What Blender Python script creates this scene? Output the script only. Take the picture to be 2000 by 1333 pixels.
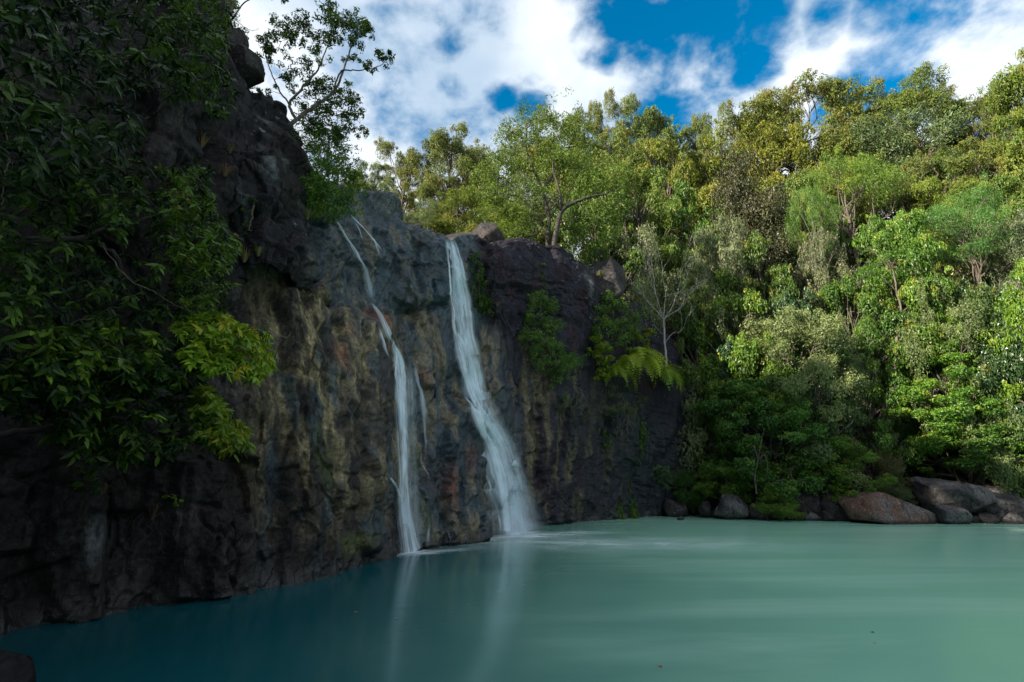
import bpy, math, random
import numpy as np
from mathutils import Vector, Matrix
from mathutils.bvhtree import BVHTree

# ------------------------------------------------------------------ camera
scene = bpy.context.scene
for ob in list(bpy.data.objects):
    bpy.data.objects.remove(ob)
COL = scene.collection
F = 1000.0                      # focal length in photo pixels (2000 wide)
PITCH = math.atan2(264.0, 1000.0)
CAMZ = 2.2                      # metres above the pool
cam = bpy.data.cameras.new("camera")
cam.lens = 18.0; cam.sensor_width = 36.0; cam.clip_end = 2000.0; cam.clip_start = 0.05
cam_ob = bpy.data.objects.new("camera", cam)
COL.objects.link(cam_ob)
cam_ob.location = (0, 0, CAMZ)
cam_ob.rotation_euler = (math.pi/2 + PITCH, 0, 0)
scene.camera = cam_ob
CP, SP = math.cos(PITCH), math.sin(PITCH)

def ray(u, v):
    """world direction seen at photo pixel (u, v); y component not normalised"""
    a = (u-1000.0)/F; b = (666.5-v)/F
    return np.array([a, CP - b*SP, SP + b*CP])
def at(u, v, Y):
    """world point at photo pixel (u, v) and distance Y into the scene"""
    d = ray(u, v); return np.array([0, 0, CAMZ]) + d*(Y/d[1])
def on_water(u, v, z=0.0):
    d = ray(u, v); t = (z-CAMZ)/d[2]; return np.array([0, 0, CAMZ]) + d*t

# ------------------------------------------------------------------ world, sun, exposure
SUN_AZ = math.radians(243.0)     # where the light comes from, clockwise from +Y (left, a little behind the camera)
SUN_EL = math.radians(24.0)
w = bpy.data.worlds.new("World"); scene.world = w; w.use_nodes = True
nt = w.node_tree; nt.nodes.clear()
def N(nt, t, **kw):
    n = nt.nodes.new(t)
    for k, v in kw.items(): setattr(n, k, v)
    return n
def L(nt, a, b): nt.links.new(a, b)
def mathn(nt, op, a, b=None, clamp=False):
    n = N(nt, 'ShaderNodeMath', operation=op); n.use_clamp = clamp
    for i, x in enumerate((a, b)):
        if x is None: continue
        if isinstance(x, (int, float)): n.inputs[i].default_value = x
        else: L(nt, x, n.inputs[i])
    return n.outputs[0]
def maprange(nt, x, a, b, c=0.0, d=1.0, smooth=True):
    n = N(nt, 'ShaderNodeMapRange'); n.interpolation_type = 'SMOOTHSTEP' if smooth else 'LINEAR'
    L(nt, x, n.inputs[0])
    for i, q in enumerate((a, b, c, d)): n.inputs[i+1].default_value = q
    return n.outputs[0]
def mixc(nt, f, a, b, mode='MIX'):
    n = N(nt, 'ShaderNodeMix', data_type='RGBA', blend_type=mode)
    for s, x in ((0, f), (6, a), (7, b)):
        if isinstance(x, (int, float)): n.inputs[s].default_value = x
        elif isinstance(x, (tuple, list)): n.inputs[s].default_value = (*x[:3], 1)
        else: L(nt, x, n.inputs[s])
    return n.outputs[2]
def noise(nt, vec, scale, detail=4.0, rough=0.55, dist=0.0, out=0):
    n = N(nt, 'ShaderNodeTexNoise'); n.inputs['Scale'].default_value = scale
    n.inputs['Detail'].default_value = detail; n.inputs['Roughness'].default_value = rough
    n.inputs['Distortion'].default_value = dist
    if vec is not None: L(nt, vec, n.inputs['Vector'])
    return n.outputs[out]
def mapping(nt, vec, scale=(1, 1, 1), loc=(0, 0, 0), rot=(0, 0, 0)):
    n = N(nt, 'ShaderNodeMapping'); L(nt, vec, n.inputs[0])
    n.inputs['Location'].default_value = loc; n.inputs['Rotation'].default_value = rot; n.inputs['Scale'].default_value = scale
    return n.outputs[0]

sky = N(nt, 'ShaderNodeTexSky', sky_type='NISHITA'); sky.sun_disc = False
sky.sun_elevation = SUN_EL; sky.sun_rotation = SUN_AZ
sky.air_density = 1.0; sky.dust_density = 0.3; sky.ozone_density = 4.0
tc = N(nt, 'ShaderNodeTexCoord')
sep = N(nt, 'ShaderNodeSeparateXYZ'); L(nt, tc.outputs['Generated'], sep.inputs[0])
zc = mathn(nt, 'ADD', mathn(nt, 'MAXIMUM', sep.outputs[2], 0.0), 0.30)
cx = mathn(nt, 'DIVIDE', sep.outputs[0], zc); cy = mathn(nt, 'DIVIDE', sep.outputs[1], zc)
comb = N(nt, 'ShaderNodeCombineXYZ'); L(nt, cx, comb.inputs[0]); L(nt, cy, comb.inputs[1])
cv = mapping(nt, comb.outputs[0], loc=(3.1, 1.7, 0.4))
n_big = noise(nt, cv, 2.2, 5.0, 0.56, 0.2)
n_fine = noise(nt, cv, 7.0, 6.0, 0.56, 0.15)
wob = noise(nt, cv, 5.0, 3.0, 0.6, 0.2, out=1)
vm = N(nt, 'ShaderNodeVectorMath', operation='SUBTRACT'); L(nt, wob, vm.inputs[0]); vm.inputs[1].default_value = (.5, .5, .5)
vs = N(nt, 'ShaderNodeVectorMath', operation='SCALE'); L(nt, vm.outputs[0], vs.inputs[0]); vs.inputs['Scale'].default_value = 0.10
va = N(nt, 'ShaderNodeVectorMath', operation='ADD'); L(nt, tc.outputs['Generated'], va.inputs[0]); L(nt, vs.outputs[0], va.inputs[1])
vn = N(nt, 'ShaderNodeVectorMath', operation='NORMALIZE'); L(nt, va.outputs[0], vn.inputs[0])
GAPS = [  # openings in the cloud: direction (as photo pixel), angular radius, strength
    (1190, -30, 3.4, .9), (1235, 30, 2.7, .9), (1290, 60, 3.2, .92), (1330, 110, 2.6, .9), (1295, 165, 2.2, .9), (1250, 200, 1.8, .8), (1300, 235, 2.4, .9), (1345, 215, 1.6, .7), (1430, 155, 2.4, 1.0), (1470, 165, 1.6, .9), (1385, 60, 2.0, .9), (1420, 90, 1.4, .7), (1340, 10, 2.4, .85),
    (1022, 207, 1.1, .72), (985, 182, 1.1, .75), (890, 150, .9, .6), (1195, 100, 1.4, .9), (1150, 108, 1.1, .7), (1745, 80, 2.0, 1.0),
    (1775, 40, 2.2, 1.0), (1830, 30, 1.8, .9), (1750, 120, 1.5, .8), (1640, 200, 1.6, .8), (1790, 185, 1.6, .8), (1480, 60, 1.6, .7), (1630, 40, 1.2, .6), (880, 80, .9, .4), (1690, 160, 1.5, .6), (1930, 60, 2.0, .4)]
tot = None
for (gu, gv, gr, gs) in GAPS:
    d = ray(gu, gv); d = d/np.linalg.norm(d)
    dp = N(nt, 'ShaderNodeVectorMath', operation='DOT_PRODUCT'); L(nt, vn.outputs[0], dp.inputs[0]); dp.inputs[1].default_value = d
    g = maprange(nt, dp.outputs['Value'], math.cos(math.radians(gr*2.1)), math.cos(math.radians(gr*.3)), 0, gs, False)
    tot = g if tot is None else mathn(nt, 'MAXIMUM', tot, g)
dens = mathn(nt, 'ADD', mathn(nt, 'MULTIPLY', n_big, 1.2), mathn(nt, 'MULTIPLY', n_fine, 2.9))
dens = mathn(nt, 'SUBTRACT', mathn(nt, 'ADD', dens, -1.62), mathn(nt, 'MULTIPLY', tot, 0.80))
cover = maprange(nt, dens, -0.42, 0.40)
shade = noise(nt, cv, 3.0, 4.0, 0.55, 0.2)
ccol = mixc(nt, maprange(nt, shade, 0.36, 0.62), (0.47, 0.60, 0.75), (0.875, 0.94, 1.0))
skyc = N(nt, 'ShaderNodeHueSaturation'); L(nt, sky.outputs[0], skyc.inputs['Color']); skyc.inputs['Saturation'].default_value = 1.35; skyc.inputs['Hue'].default_value = 0.485
bg_sky = N(nt, 'ShaderNodeBackground'); L(nt, skyc.outputs[0], bg_sky.inputs[0]); bg_sky.inputs[1].default_value = 0.082
bg_cl = N(nt, 'ShaderNodeBackground'); L(nt, ccol, bg_cl.inputs[0]); bg_cl.inputs[1].default_value = 0.45
mx = N(nt, 'ShaderNodeMixShader'); L(nt, cover, mx.inputs[0]); L(nt, bg_sky.outputs[0], mx.inputs[1]); L(nt, bg_cl.outputs[0], mx.inputs[2])
w.cycles.sampling_method = 'MANUAL'; w.cycles.sample_map_resolution = 256
wo = N(nt, 'ShaderNodeOutputWorld'); L(nt, mx.outputs[0], wo.inputs[0])

sun = bpy.data.lights.new("sun", 'SUN'); sun.energy = 5.0; sun.angle = math.radians(0.6); sun.color = (1.0, 0.90, 0.74)
sun_ob = bpy.data.objects.new("sun", sun); COL.objects.link(sun_ob)
sdir = Vector((math.sin(SUN_AZ)*math.cos(SUN_EL), math.cos(SUN_AZ)*math.cos(SUN_EL), math.sin(SUN_EL)))
sun_ob.rotation_euler = sdir.to_track_quat('Z', 'Y').to_euler()
sun_ob.location = (-30, -10, 40)

vs_ = scene.view_settings
vs_.view_transform = 'Standard'; vs_.look = 'None'; vs_.exposure = 1.4; vs_.gamma = 1.0; vs_.use_curve_mapping = False
scene.render.engine = 'CYCLES'
scene.cycles.use_denoising = True
scene.cycles.max_bounces = 5; scene.cycles.transparent_max_bounces = 24
scene.cycles.diffuse_bounces = 2; scene.cycles.glossy_bounces = 2; scene.cycles.transmission_bounces = 3
scene.cycles.caustics_reflective = False; scene.cycles.caustics_refractive = False
scene.cycles.sample_clamp_indirect = 4.0

# ------------------------------------------------------------------ helpers
rng = np.random.default_rng(11)
random.seed(5)

def hash3(ix, iy, iz, k):
    h = (ix*374761393 + iy*668265263 + iz*2147483647 + k*1274126177) & 0xFFFFFFFF
    h = ((h ^ (h >> 13)) * 1274126177) & 0xFFFFFFFF
    h = ((h ^ (h >> 16)) * 2246822519) & 0xFFFFFFFF
    return ((h ^ (h >> 15)) & 0xFFFFFF)/16777215.0
def vnoise(P, seed=0):
    """smooth value noise in [-1, 1] at points P (n, 3)"""
    I = np.floor(P).astype(np.int64); f = P - I; f = f*f*f*(f*(f*6-15)+10)
    out = 0
    for dx in (0, 1):
        wx = f[:, 0] if dx else 1-f[:, 0]
        for dy in (0, 1):
            wy = f[:, 1] if dy else 1-f[:, 1]
            for dz in (0, 1):
                wz = f[:, 2] if dz else 1-f[:, 2]
                out = out + wx*wy*wz*hash3(I[:, 0]+dx, I[:, 1]+dy, I[:, 2]+dz, seed)
    return out*2-1
def fbm(P, octaves=4, seed=0, gain=0.5, lac=2.03):
    a = 1.0; s = 0; tot_ = 0
    for o in range(octaves):
        s = s + a*vnoise(P*(lac**o) + o*17.3, seed+o); tot_ += a; a *= gain
    return s/tot_
def voronoi(P, seed=0):
    """F1, F2 and a random value per nearest cell"""
    I = np.floor(P).astype(np.int64)
    f1 = np.full(len(P), 9.0); f2 = np.full(len(P), 9.0); c1 = np.zeros(len(P)); off = np.zeros((len(P), 3))
    for dx in (-1, 0, 1):
        for dy in (-1, 0, 1):
            for dz in (-1, 0, 1):
                J = I + np.array([dx, dy, dz])
                q = np.stack([J[:, i] + hash3(J[:, 0], J[:, 1], J[:, 2], seed+i) for i in range(3)], 1)
                dlt = P - q; d = np.sqrt((dlt**2).sum(1))
                r = hash3(J[:, 0], J[:, 1], J[:, 2], seed+9)
                near = d < f1
                f2 = np.where(near, f1, np.minimum(f2, d))
                c1 = np.where(near, r, c1); off = np.where(near[:, None], dlt, off); f1 = np.where(near, d, f1)
    return f1, f2, c1, off

def mesh_np(name, V, Fc, smooth=False):
    V = np.asarray(V, dtype=np.float32); Fc = np.asarray(Fc, dtype=np.int32)
    me = bpy.data.meshes.new(name)
    k = Fc.shape[1]
    me.vertices.add(len(V)); me.vertices.foreach_set('co', V.ravel())
    me.loops.add(Fc.size); me.loops.foreach_set('vertex_index', Fc.ravel())
    me.polygons.add(len(Fc)); me.polygons.foreach_set('loop_start', np.arange(0, Fc.size, k, dtype=np.int32))
    me.polygons.foreach_set('loop_total', np.full(len(Fc), k, dtype=np.int32))
    me.polygons.foreach_set('use_smooth', np.full(len(Fc), smooth, dtype=bool))
    me.update(calc_edges=True)
    return me
def fattr(me, name, vals):
    a = me.attributes.new(name, 'FLOAT', 'POINT'); a.data.foreach_set('value', np.asarray(vals, dtype=np.float32))
def cattr(me, name, vals):
    a = me.attributes.new(name, 'FLOAT_COLOR', 'POINT'); a.data.foreach_set('color', np.asarray(vals, dtype=np.float32).ravel())
def add(name, me, mat=None, parent=None, loc=None, color=None):
    ob = bpy.data.objects.new(name, me); COL.objects.link(ob)
    if mat is not None and me is not None and len(me.materials) == 0: me.materials.append(mat)
    if parent is not None: ob.parent = parent
    if loc is not None: ob.location = loc
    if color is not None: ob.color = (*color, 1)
    return ob
def tag(ob, label=None, cat=None, group=None, kind=None):
    if label: ob['label'] = label
    if cat: ob['category'] = cat
    if group: ob['group'] = group
    if kind: ob['kind'] = kind
    return ob
def empty(name, loc, rz=0.0, sc=None):
    ob = bpy.data.objects.new(name, None); COL.objects.link(ob); ob.location = loc; ob.rotation_euler = (0, 0, rz)
    ob.empty_display_size = 0.1
    if sc is not None: ob.scale = sc
    return ob
def grid_faces(nu, nv):
    i = np.arange(nu-1)[:, None]*nv + np.arange(nv-1)[None, :]
    i = i.ravel(); return np.stack([i, i+nv, i+nv+1, i+1], 1)
class Acc:
    """collects verts and quads/tris as padded quads"""
    def __init__(s): s.V = []; s.F = []; s.n = 0
    def put(s, V, Fc): s.V.append(np.asarray(V, float)); s.F.append(np.asarray(Fc)+s.n); s.n += len(V)
    def mesh(s, name, smooth=True): return mesh_np(name, np.concatenate(s.V), np.concatenate(s.F), smooth)
def tube(acc, P, R, sides=7):
    P = np.asarray(P, float); n = len(P); R = np.broadcast_to(np.asarray(R, float), (n,))
    T = np.gradient(P, axis=0); T /= np.linalg.norm(T, axis=1)[:, None]+1e-9
    ref = np.array([0.31, 0.95, 0.05]); A = np.cross(T, ref); A /= np.linalg.norm(A, axis=1)[:, None]+1e-9
    B = np.cross(T, A)
    th = np.linspace(0, 2*np.pi, sides, endpoint=False)
    V = P[:, None, :] + R[:, None, None]*(A[:, None, :]*np.cos(th)[None, :, None] + B[:, None, :]*np.sin(th)[None, :, None])
    V = V.reshape(-1, 3)
    i = np.arange(n-1)[:, None]*sides; j = np.arange(sides)[None, :]; jn = (j+1) % sides
    acc.put(V, np.stack([i+j, i+jn, i+sides+jn, i+sides+j], 2).reshape(-1, 4))
def smooth_line(pts, n=14, jit=0.0, r=None):
    pts = np.asarray(pts, float); t = np.linspace(0, len(pts)-1, n)
    i = np.clip(np.floor(t).astype(int), 0, len(pts)-2); f = (t-i)[:, None]
    p0 = pts[np.clip(i-1, 0, len(pts)-1)]; p1 = pts[i]; p2 = pts[i+1]; p3 = pts[np.clip(i+2, 0, len(pts)-1)]
    q = 0.5*((2*p1) + (-p0+p2)*f + (2*p0-5*p1+4*p2-p3)*f**2 + (-p0+3*p1-3*p2+p3)*f**3)
    if jit: 
        e = (r or rng).normal(0, jit, q.shape); e[0] = 0; q = q+e
    return q
# ------------------------------------------------------------------ materials
def new_mat(name):
    m = bpy.data.materials.new(name); m.use_nodes = True; t = m.node_tree; t.nodes.clear()
    o = N(t, 'ShaderNodeOutputMaterial'); return m, t, o
def attr(t, name, out='Fac'):
    n = N(t, 'ShaderNodeAttribute'); n.attribute_name = name; return n.outputs[out]
def bump(t, h, strength=0.5, dist=0.05, nrm=None):
    b = N(t, 'ShaderNodeBump'); b.inputs['Strength'].default_value = strength; b.inputs['Distance'].default_value = dist
    L(t, h, b.inputs['Height'])
    if nrm is not None: L(t, nrm, b.inputs['Normal'])
    return b.outputs[0]

def rock_mat(name, use_attr=True, base=(0.085, 0.075, 0.065), dark=(0.02, 0.019, 0.021), light=(0.16, 0.14, 0.115), lichen=0.5, rough=0.50, sc=1.0):
    m, t, o = new_mat(name)
    geo = N(t, 'ShaderNodeTexCoord'); P = geo.outputs['Object']
    Pv = mapping(t, P, scale=(1, 1, 0.22))
    big = noise(t, P, 0.55*sc, 2, 0.6); med = noise(t, P, 2.3*sc, 4, 0.62); fine = noise(t, P, 11*sc, 2, 0.65)
    streak = noise(t, Pv, 2.4*sc, 3, 0.6); streak2 = noise(t, Pv, 6.5*sc, 2, 0.6)
    if use_attr:
        c = attr(t, 'Col', 'Color')
    else:
        c = mixc(t, maprange(t, big, 0.35, 0.65), base, light)
    c = mixc(t, maprange(t, streak, 0.52, 0.68, 0, 0.75), c, dark)
    c = mixc(t, maprange(t, med, 0.30, 0.46, 0.6, 0), c, dark)
    c = mixc(t, maprange(t, streak2, 0.54, 0.70, 0, 0.7), c, mixc(t, 1.0, c, (1.9, 1.85, 1.75), 'MULTIPLY'))
    v = mixc(t, maprange(t, fine, 0.3, 0.7), (0.6, 0.6, 0.6), (1.35, 1.35, 1.35), 'MIX')
    c = mixc(t, 1.0, c, v, 'MULTIPLY')
    # pale lichen blotches
    li = noise(t, P, 4.2*sc, 5, 0.72); lm = noise(t, P, 0.8*sc, 1, 0.5)
    lf = mathn(t, 'MULTIPLY', maprange(t, li, 0.60, 0.66), maprange(t, lm, 0.52, 0.66))
    if use_attr: lf = mathn(t, 'MULTIPLY', lf, attr(t, 'lichen'))
    c = mixc(t, mathn(t, 'MULTIPLY', lf, lichen), c, (0.34, 0.37, 0.36))
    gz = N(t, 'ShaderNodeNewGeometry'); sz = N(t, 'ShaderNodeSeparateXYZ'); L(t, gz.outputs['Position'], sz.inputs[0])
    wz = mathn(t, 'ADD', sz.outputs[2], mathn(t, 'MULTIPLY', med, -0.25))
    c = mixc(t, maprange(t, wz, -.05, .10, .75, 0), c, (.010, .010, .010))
    h = mathn(t, 'ADD', mathn(t, 'MULTIPLY', noise(t, P, 3.4*sc, 6, .68), 0.9), mathn(t, 'MULTIPLY', fine, 0.2))
    b = N(t, 'ShaderNodeBsdfPrincipled'); L(t, c, b.inputs['Base Color'])
    rr = maprange(t, streak, 0.35, 0.65, rough+0.15, rough-0.2)
    if use_attr:
        L(t, maprange(t, attr(t, 'wet'), 0, 1, 0.10, 0.55, False), b.inputs['Specular IOR Level'])
        rr = mathn(t, 'SUBTRACT', mathn(t, 'ADD', rr, 0.2), mathn(t, 'MULTIPLY', attr(t, 'wet'), 0.25))
    else: b.inputs['Specular IOR Level'].default_value = 0.12
    L(t, rr, b.inputs['Roughness'])
    L(t, bump(t, h, 1.0, 0.11/sc), b.inputs['Normal'])
    L(t, b.outputs[0], o.inputs[0]); return m

def leaf_mat(name, ca, cb, trans=0.3, rough=0.42, spec=0.35, cc=None):
    m, t, o = new_mat(name)
    tone = attr(t, 'tone'); oi = N(t, 'ShaderNodeObjectInfo')
    c = mixc(t, maprange(t, tone, 0.0, 0.9, smooth=False), ca, cb)
    if cc is not None: c = mixc(t, maprange(t, tone, 0.93, 0.97), c, cc)
    c = mixc(t, 1.0, c, oi.outputs['Color'], 'MULTIPLY')
    rv = N(t, 'ShaderNodeHueSaturation'); L(t, c, rv.inputs['Color'])
    L(t, maprange(t, oi.outputs['Random'], 0, 1, 0.485, 0.515, False), rv.inputs['Hue'])
    c = rv.outputs[0]
    b = N(t, 'ShaderNodeBsdfPrincipled'); L(t, c, b.inputs['Base Color']); b.inputs['Roughness'].default_value = rough
    b.inputs['Specular IOR Level'].default_value = spec
    tr = N(t, 'ShaderNodeBsdfTranslucent'); L(t, mixc(t, 1.0, c, (1.25, 1.2, 0.6), 'MULTIPLY'), tr.inputs[0])
    mx = N(t, 'ShaderNodeMixShader'); mx.inputs[0].default_value = trans
    L(t, b.outputs[0], mx.inputs[1]); L(t, tr.outputs[0], mx.inputs[2]); L(t, mx.outputs[0], o.inputs[0]); return m
def bark_mat(name, a, b_):
    m, t, o = new_mat(name)
    P = N(t, 'ShaderNodeTexCoord').outputs['Object']
    n1 = noise(t, mapping(t, P, scale=(1, 1, 0.3)), 6, 6, 0.65, 0.5); n2 = noise(t, P, 24, 4, 0.6)
    c = mixc(t, maprange(t, n1, 0.36, 0.64), a, b_)
    b = N(t, 'ShaderNodeBsdfPrincipled'); L(t, c, b.inputs['Base Color']); b.inputs['Roughness'].default_value = 0.85
    L(t, bump(t, mathn(t, 'ADD', n1, mathn(t, 'MULTIPLY', n2, .4)), 0.7, 0.03), b.inputs['Normal']); L(t, b.outputs[0], o.inputs[0]); return m

M = {}
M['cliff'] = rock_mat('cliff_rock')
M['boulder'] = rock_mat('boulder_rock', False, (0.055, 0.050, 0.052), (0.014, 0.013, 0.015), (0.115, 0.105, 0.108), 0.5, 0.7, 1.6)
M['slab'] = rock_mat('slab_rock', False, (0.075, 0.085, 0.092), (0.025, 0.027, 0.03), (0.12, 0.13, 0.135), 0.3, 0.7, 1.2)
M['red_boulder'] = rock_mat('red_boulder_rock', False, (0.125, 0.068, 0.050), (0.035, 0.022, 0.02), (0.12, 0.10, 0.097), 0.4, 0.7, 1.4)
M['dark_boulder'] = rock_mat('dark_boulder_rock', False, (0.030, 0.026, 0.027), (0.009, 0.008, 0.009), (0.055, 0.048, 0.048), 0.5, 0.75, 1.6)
M['black_rock'] = rock_mat('black_rock', False, (0.008, 0.008, 0.009), (0.004, 0.004, 0.004), (0.014, 0.013, 0.013), 0.0, 0.6, 1.6)
M['bark'] = bark_mat('bark_brown', (0.055, 0.042, 0.032), (0.14, 0.115, 0.09))
M['bark_pale'] = bark_mat('bark_pale', (0.20, 0.18, 0.16), (0.42, 0.39, 0.36))
M['bark_dark'] = bark_mat('bark_dark', (0.022, 0.018, 0.015), (0.06, 0.05, 0.042))
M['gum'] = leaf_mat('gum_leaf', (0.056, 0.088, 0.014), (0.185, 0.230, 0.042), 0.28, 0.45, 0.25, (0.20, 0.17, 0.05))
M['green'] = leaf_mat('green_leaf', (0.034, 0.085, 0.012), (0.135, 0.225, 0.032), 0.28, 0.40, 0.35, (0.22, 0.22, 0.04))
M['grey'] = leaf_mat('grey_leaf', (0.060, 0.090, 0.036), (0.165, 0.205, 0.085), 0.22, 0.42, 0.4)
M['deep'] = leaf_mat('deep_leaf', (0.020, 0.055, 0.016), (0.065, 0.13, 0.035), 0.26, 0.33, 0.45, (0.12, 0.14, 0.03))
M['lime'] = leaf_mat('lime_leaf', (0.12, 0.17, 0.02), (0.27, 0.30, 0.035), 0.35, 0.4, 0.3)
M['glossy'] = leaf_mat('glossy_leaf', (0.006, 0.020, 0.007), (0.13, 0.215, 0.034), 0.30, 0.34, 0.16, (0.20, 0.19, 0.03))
M['straw'] = leaf_mat('straw_leaf', (0.15, 0.12, 0.075), (0.30, 0.26, 0.18), 0.2, 0.7, 0.2)

def ground_mat():
    m, t, o = new_mat('forest_floor'); P = N(t, 'ShaderNodeTexCoord').outputs['Object']
    c = mixc(t, maprange(t, noise(t, P, 0.9, 6, .65), .35, .65), (0.028, 0.022, 0.014), (0.085, 0.075, 0.04))
    c = mixc(t, maprange(t, noise(t, P, 0.35, 4, .6), .5, .65), c, (0.035, 0.055, 0.018))
    b = N(t, 'ShaderNodeBsdfPrincipled'); L(t, c, b.inputs['Base Color']); b.inputs['Roughness'].default_value = 0.95
    L(t, bump(t, noise(t, P, 5, 6, .7), 0.9, .2), b.inputs['Normal']); L(t, b.outputs[0], o.inputs[0]); return m
M['ground'] = ground_mat()

def water_mat():
    m, t, o = new_mat('pool_water'); P = N(t, 'ShaderNodeTexCoord').outputs['Object']
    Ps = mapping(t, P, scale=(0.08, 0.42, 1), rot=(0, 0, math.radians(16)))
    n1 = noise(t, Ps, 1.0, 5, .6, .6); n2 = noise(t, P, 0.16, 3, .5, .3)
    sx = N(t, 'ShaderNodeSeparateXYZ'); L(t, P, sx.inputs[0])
    sh = mathn(t, 'ADD', mathn(t, 'MULTIPLY', sx.outputs[0], 0.10), mathn(t, 'MULTIPLY', n2, 0.55))   # dark by the wall, pale at right: shade and reflections painted in
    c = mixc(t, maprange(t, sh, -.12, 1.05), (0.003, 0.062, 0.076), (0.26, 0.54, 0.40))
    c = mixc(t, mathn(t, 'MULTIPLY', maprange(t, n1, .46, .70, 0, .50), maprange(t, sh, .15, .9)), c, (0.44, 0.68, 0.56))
    b = N(t, 'ShaderNodeBsdfPrincipled'); L(t, c, b.inputs['Base Color']); b.inputs['Roughness'].default_value = 0.15
    b.inputs['IOR'].default_value = 1.33; b.inputs['Specular IOR Level'].default_value = 0.5
    L(t, bump(t, noise(t, Ps, 2.2, 3, .5, .4), 0.10, .08), b.inputs['Normal'])
    L(t, b.outputs[0], o.inputs[0]); return m
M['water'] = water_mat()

def fall_mat(name, dens=1.0, sx=6.0, lo=.34, hi=.72, edge=0.34):
    m, t, o = new_mat(name)
    uv = N(t, 'ShaderNodeUVMap'); uv.uv_map = 'UVMap'
    Pm = mapping(t, uv.outputs[0], scale=(sx, 0.30, 1)); n1 = noise(t, Pm, 1.0, 4, .55)
    Pm2 = mapping(t, uv.outputs[0], scale=(sx*3.2, 0.40, 1)); n2 = noise(t, Pm2, 1.0, 2, .5)
    Pm3 = mapping(t, uv.outputs[0], scale=(1.5, 0.9, 1)); n3 = noise(t, Pm3, 1.0, 2, .5)
    s = N(t, 'ShaderNodeSeparateXYZ'); L(t, uv.outputs[0], s.inputs[0])
    e = mathn(t, 'ABSOLUTE', mathn(t, 'SUBTRACT', s.outputs[0], 0.5))
    e = maprange(t, e, 0.5-edge, 0.5, 1, 0)
    a = mathn(t, 'ADD', mathn(t, 'MULTIPLY', n1, .62), mathn(t, 'MULTIPLY', n2, .38))
    a = maprange(t, a, lo, hi, 0.16, 1.0)
    a = mathn(t, 'MULTIPLY', a, maprange(t, n3, .28, .58, .45, 1))
    a = mathn(t, 'MULTIPLY', mathn(t, 'MULTIPLY', a, e), attr(t, 'dens')); a = mathn(t, 'MULTIPLY', a, dens, True)
    d = N(t, 'ShaderNodeBsdfDiffuse'); d.inputs[0].default_value = (0.80, 0.92, 1.0, 1)
    tl = N(t, 'ShaderNodeBsdfTranslucent'); tl.inputs[0].default_value = (0.80, 0.92, 1.0, 1)
    m1 = N(t, 'ShaderNodeMixShader'); m1.inputs[0].default_value = .4; L(t, d.outputs[0], m1.inputs[1]); L(t, tl.outputs[0], m1.inputs[2])
    tr = N(t, 'ShaderNodeBsdfTransparent'); m2 = N(t, 'ShaderNodeMixShader'); L(t, a, m2.inputs[0]); L(t, tr.outputs[0], m2.inputs[1]); L(t, m1.outputs[0], m2.inputs[2])
    L(t, m2.outputs[0], o.inputs[0]); return m
M['fall'] = fall_mat('falling_water', 1.9)
M['strand'] = fall_mat('water_strand', 1.5, 2.4, .26, .60, .45)
M['veil'] = fall_mat('water_veil', .75, 3.0, .30, .80, .5)
def foam_mat():
    m, t, o = new_mat('foam'); P = N(t, 'ShaderNodeTexCoord').outputs['Object']
    a = maprange(t, noise(t, mapping(t, P, scale=(.45, 1.2, 1)), 1.6, 5, .6, .5), .30, .70, .15, 1)
    a = mathn(t, 'MULTIPLY', a, attr(t, 'dens'), True)
    d = N(t, 'ShaderNodeBsdfDiffuse'); d.inputs[0].default_value = (.80, .90, .93, 1)
    tr = N(t, 'ShaderNodeBsdfTransparent'); m2 = N(t, 'ShaderNodeMixShader'); L(t, a, m2.inputs[0]); L(t, tr.outputs[0], m2.inputs[1]); L(t, d.outputs[0], m2.inputs[2])
    L(t, m2.outputs[0], o.inputs[0]); return m
M['foam'] = foam_mat()

# ------------------------------------------------------------------ the cliff
# control columns along the cliff, each from the water up: waterline, mid, under the ledge, over the ledge, upper, crest (photo pixel, distance)
def W(x, y, z): return np.array([x, y, z], float)
cols = []
cols.append([W(-15, -40, 0), W(-15.3, -40, 4), W(-15.6, -40, 7), W(-15.6, -40, 7.4), W(-16, -40, 11), W(-17, -40, 14)])
cols.append([W(-11, -14, 0), W(-11.3, -14, 4), W(-11.6, -14, 7), W(-11.6, -14, 7.4), W(-12, -14, 11), W(-13, -14, 14)])
cols.append([W(-9.2, 0, 0), W(-9.5, 0.2, 4), W(-9.9, .4, 7), W(-9.8, .4, 7.4), W(-10.2, .6, 11), W(-11, 1, 15)])
cols.append([W(-8.3, 5, 0), W(-8.6, 5.2, 4), W(-9, 5.4, 7), W(-8.9, 5.4, 7.4), W(-9.2, 5.6, 11), W(-9.8, 6.2, 15)])
P_ = lambda u, v, Y=None: on_water(u, v) if Y is None else at(u, v, Y)
cols.append([P_(0, 1240), W(-7.7, 8.3, 3.3), W(-8.0, 8.5, 6.6), W(-7.9, 8.4, 7.0), W(-8.1, 8.7, 11), W(-8.4, 9.2, 15.2)])
cols.append([P_(220, 1205), W(-6.75, 9.2, 3.3), W(-7.0, 9.5, 6.6), W(-6.9, 9.3, 7.0), W(-7.1, 9.8, 11), W(-7.3, 10.4, 15.2)])
cols.append([P_(420, 1170), P_(425, 900, 10.5), P_(452, 545, 11.0), P_(450, 522, 10.75), P_(445, 290, 11.3), P_(440, 40, 12.0)])
cols.append([P_(520, 1153), P_(515, 880, 11.4), P_(520, 535, 11.9), P_(518, 512, 11.0), P_(505, 285, 11.7), P_(490, 165, 13.2)])
cols.append([P_(590, 1140), P_(585, 870, 12.2), P_(572, 555, 12.7), P_(562, 530, 11.6), P_(550, 300, 12.2), P_(548, 215, 13.6)])
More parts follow.
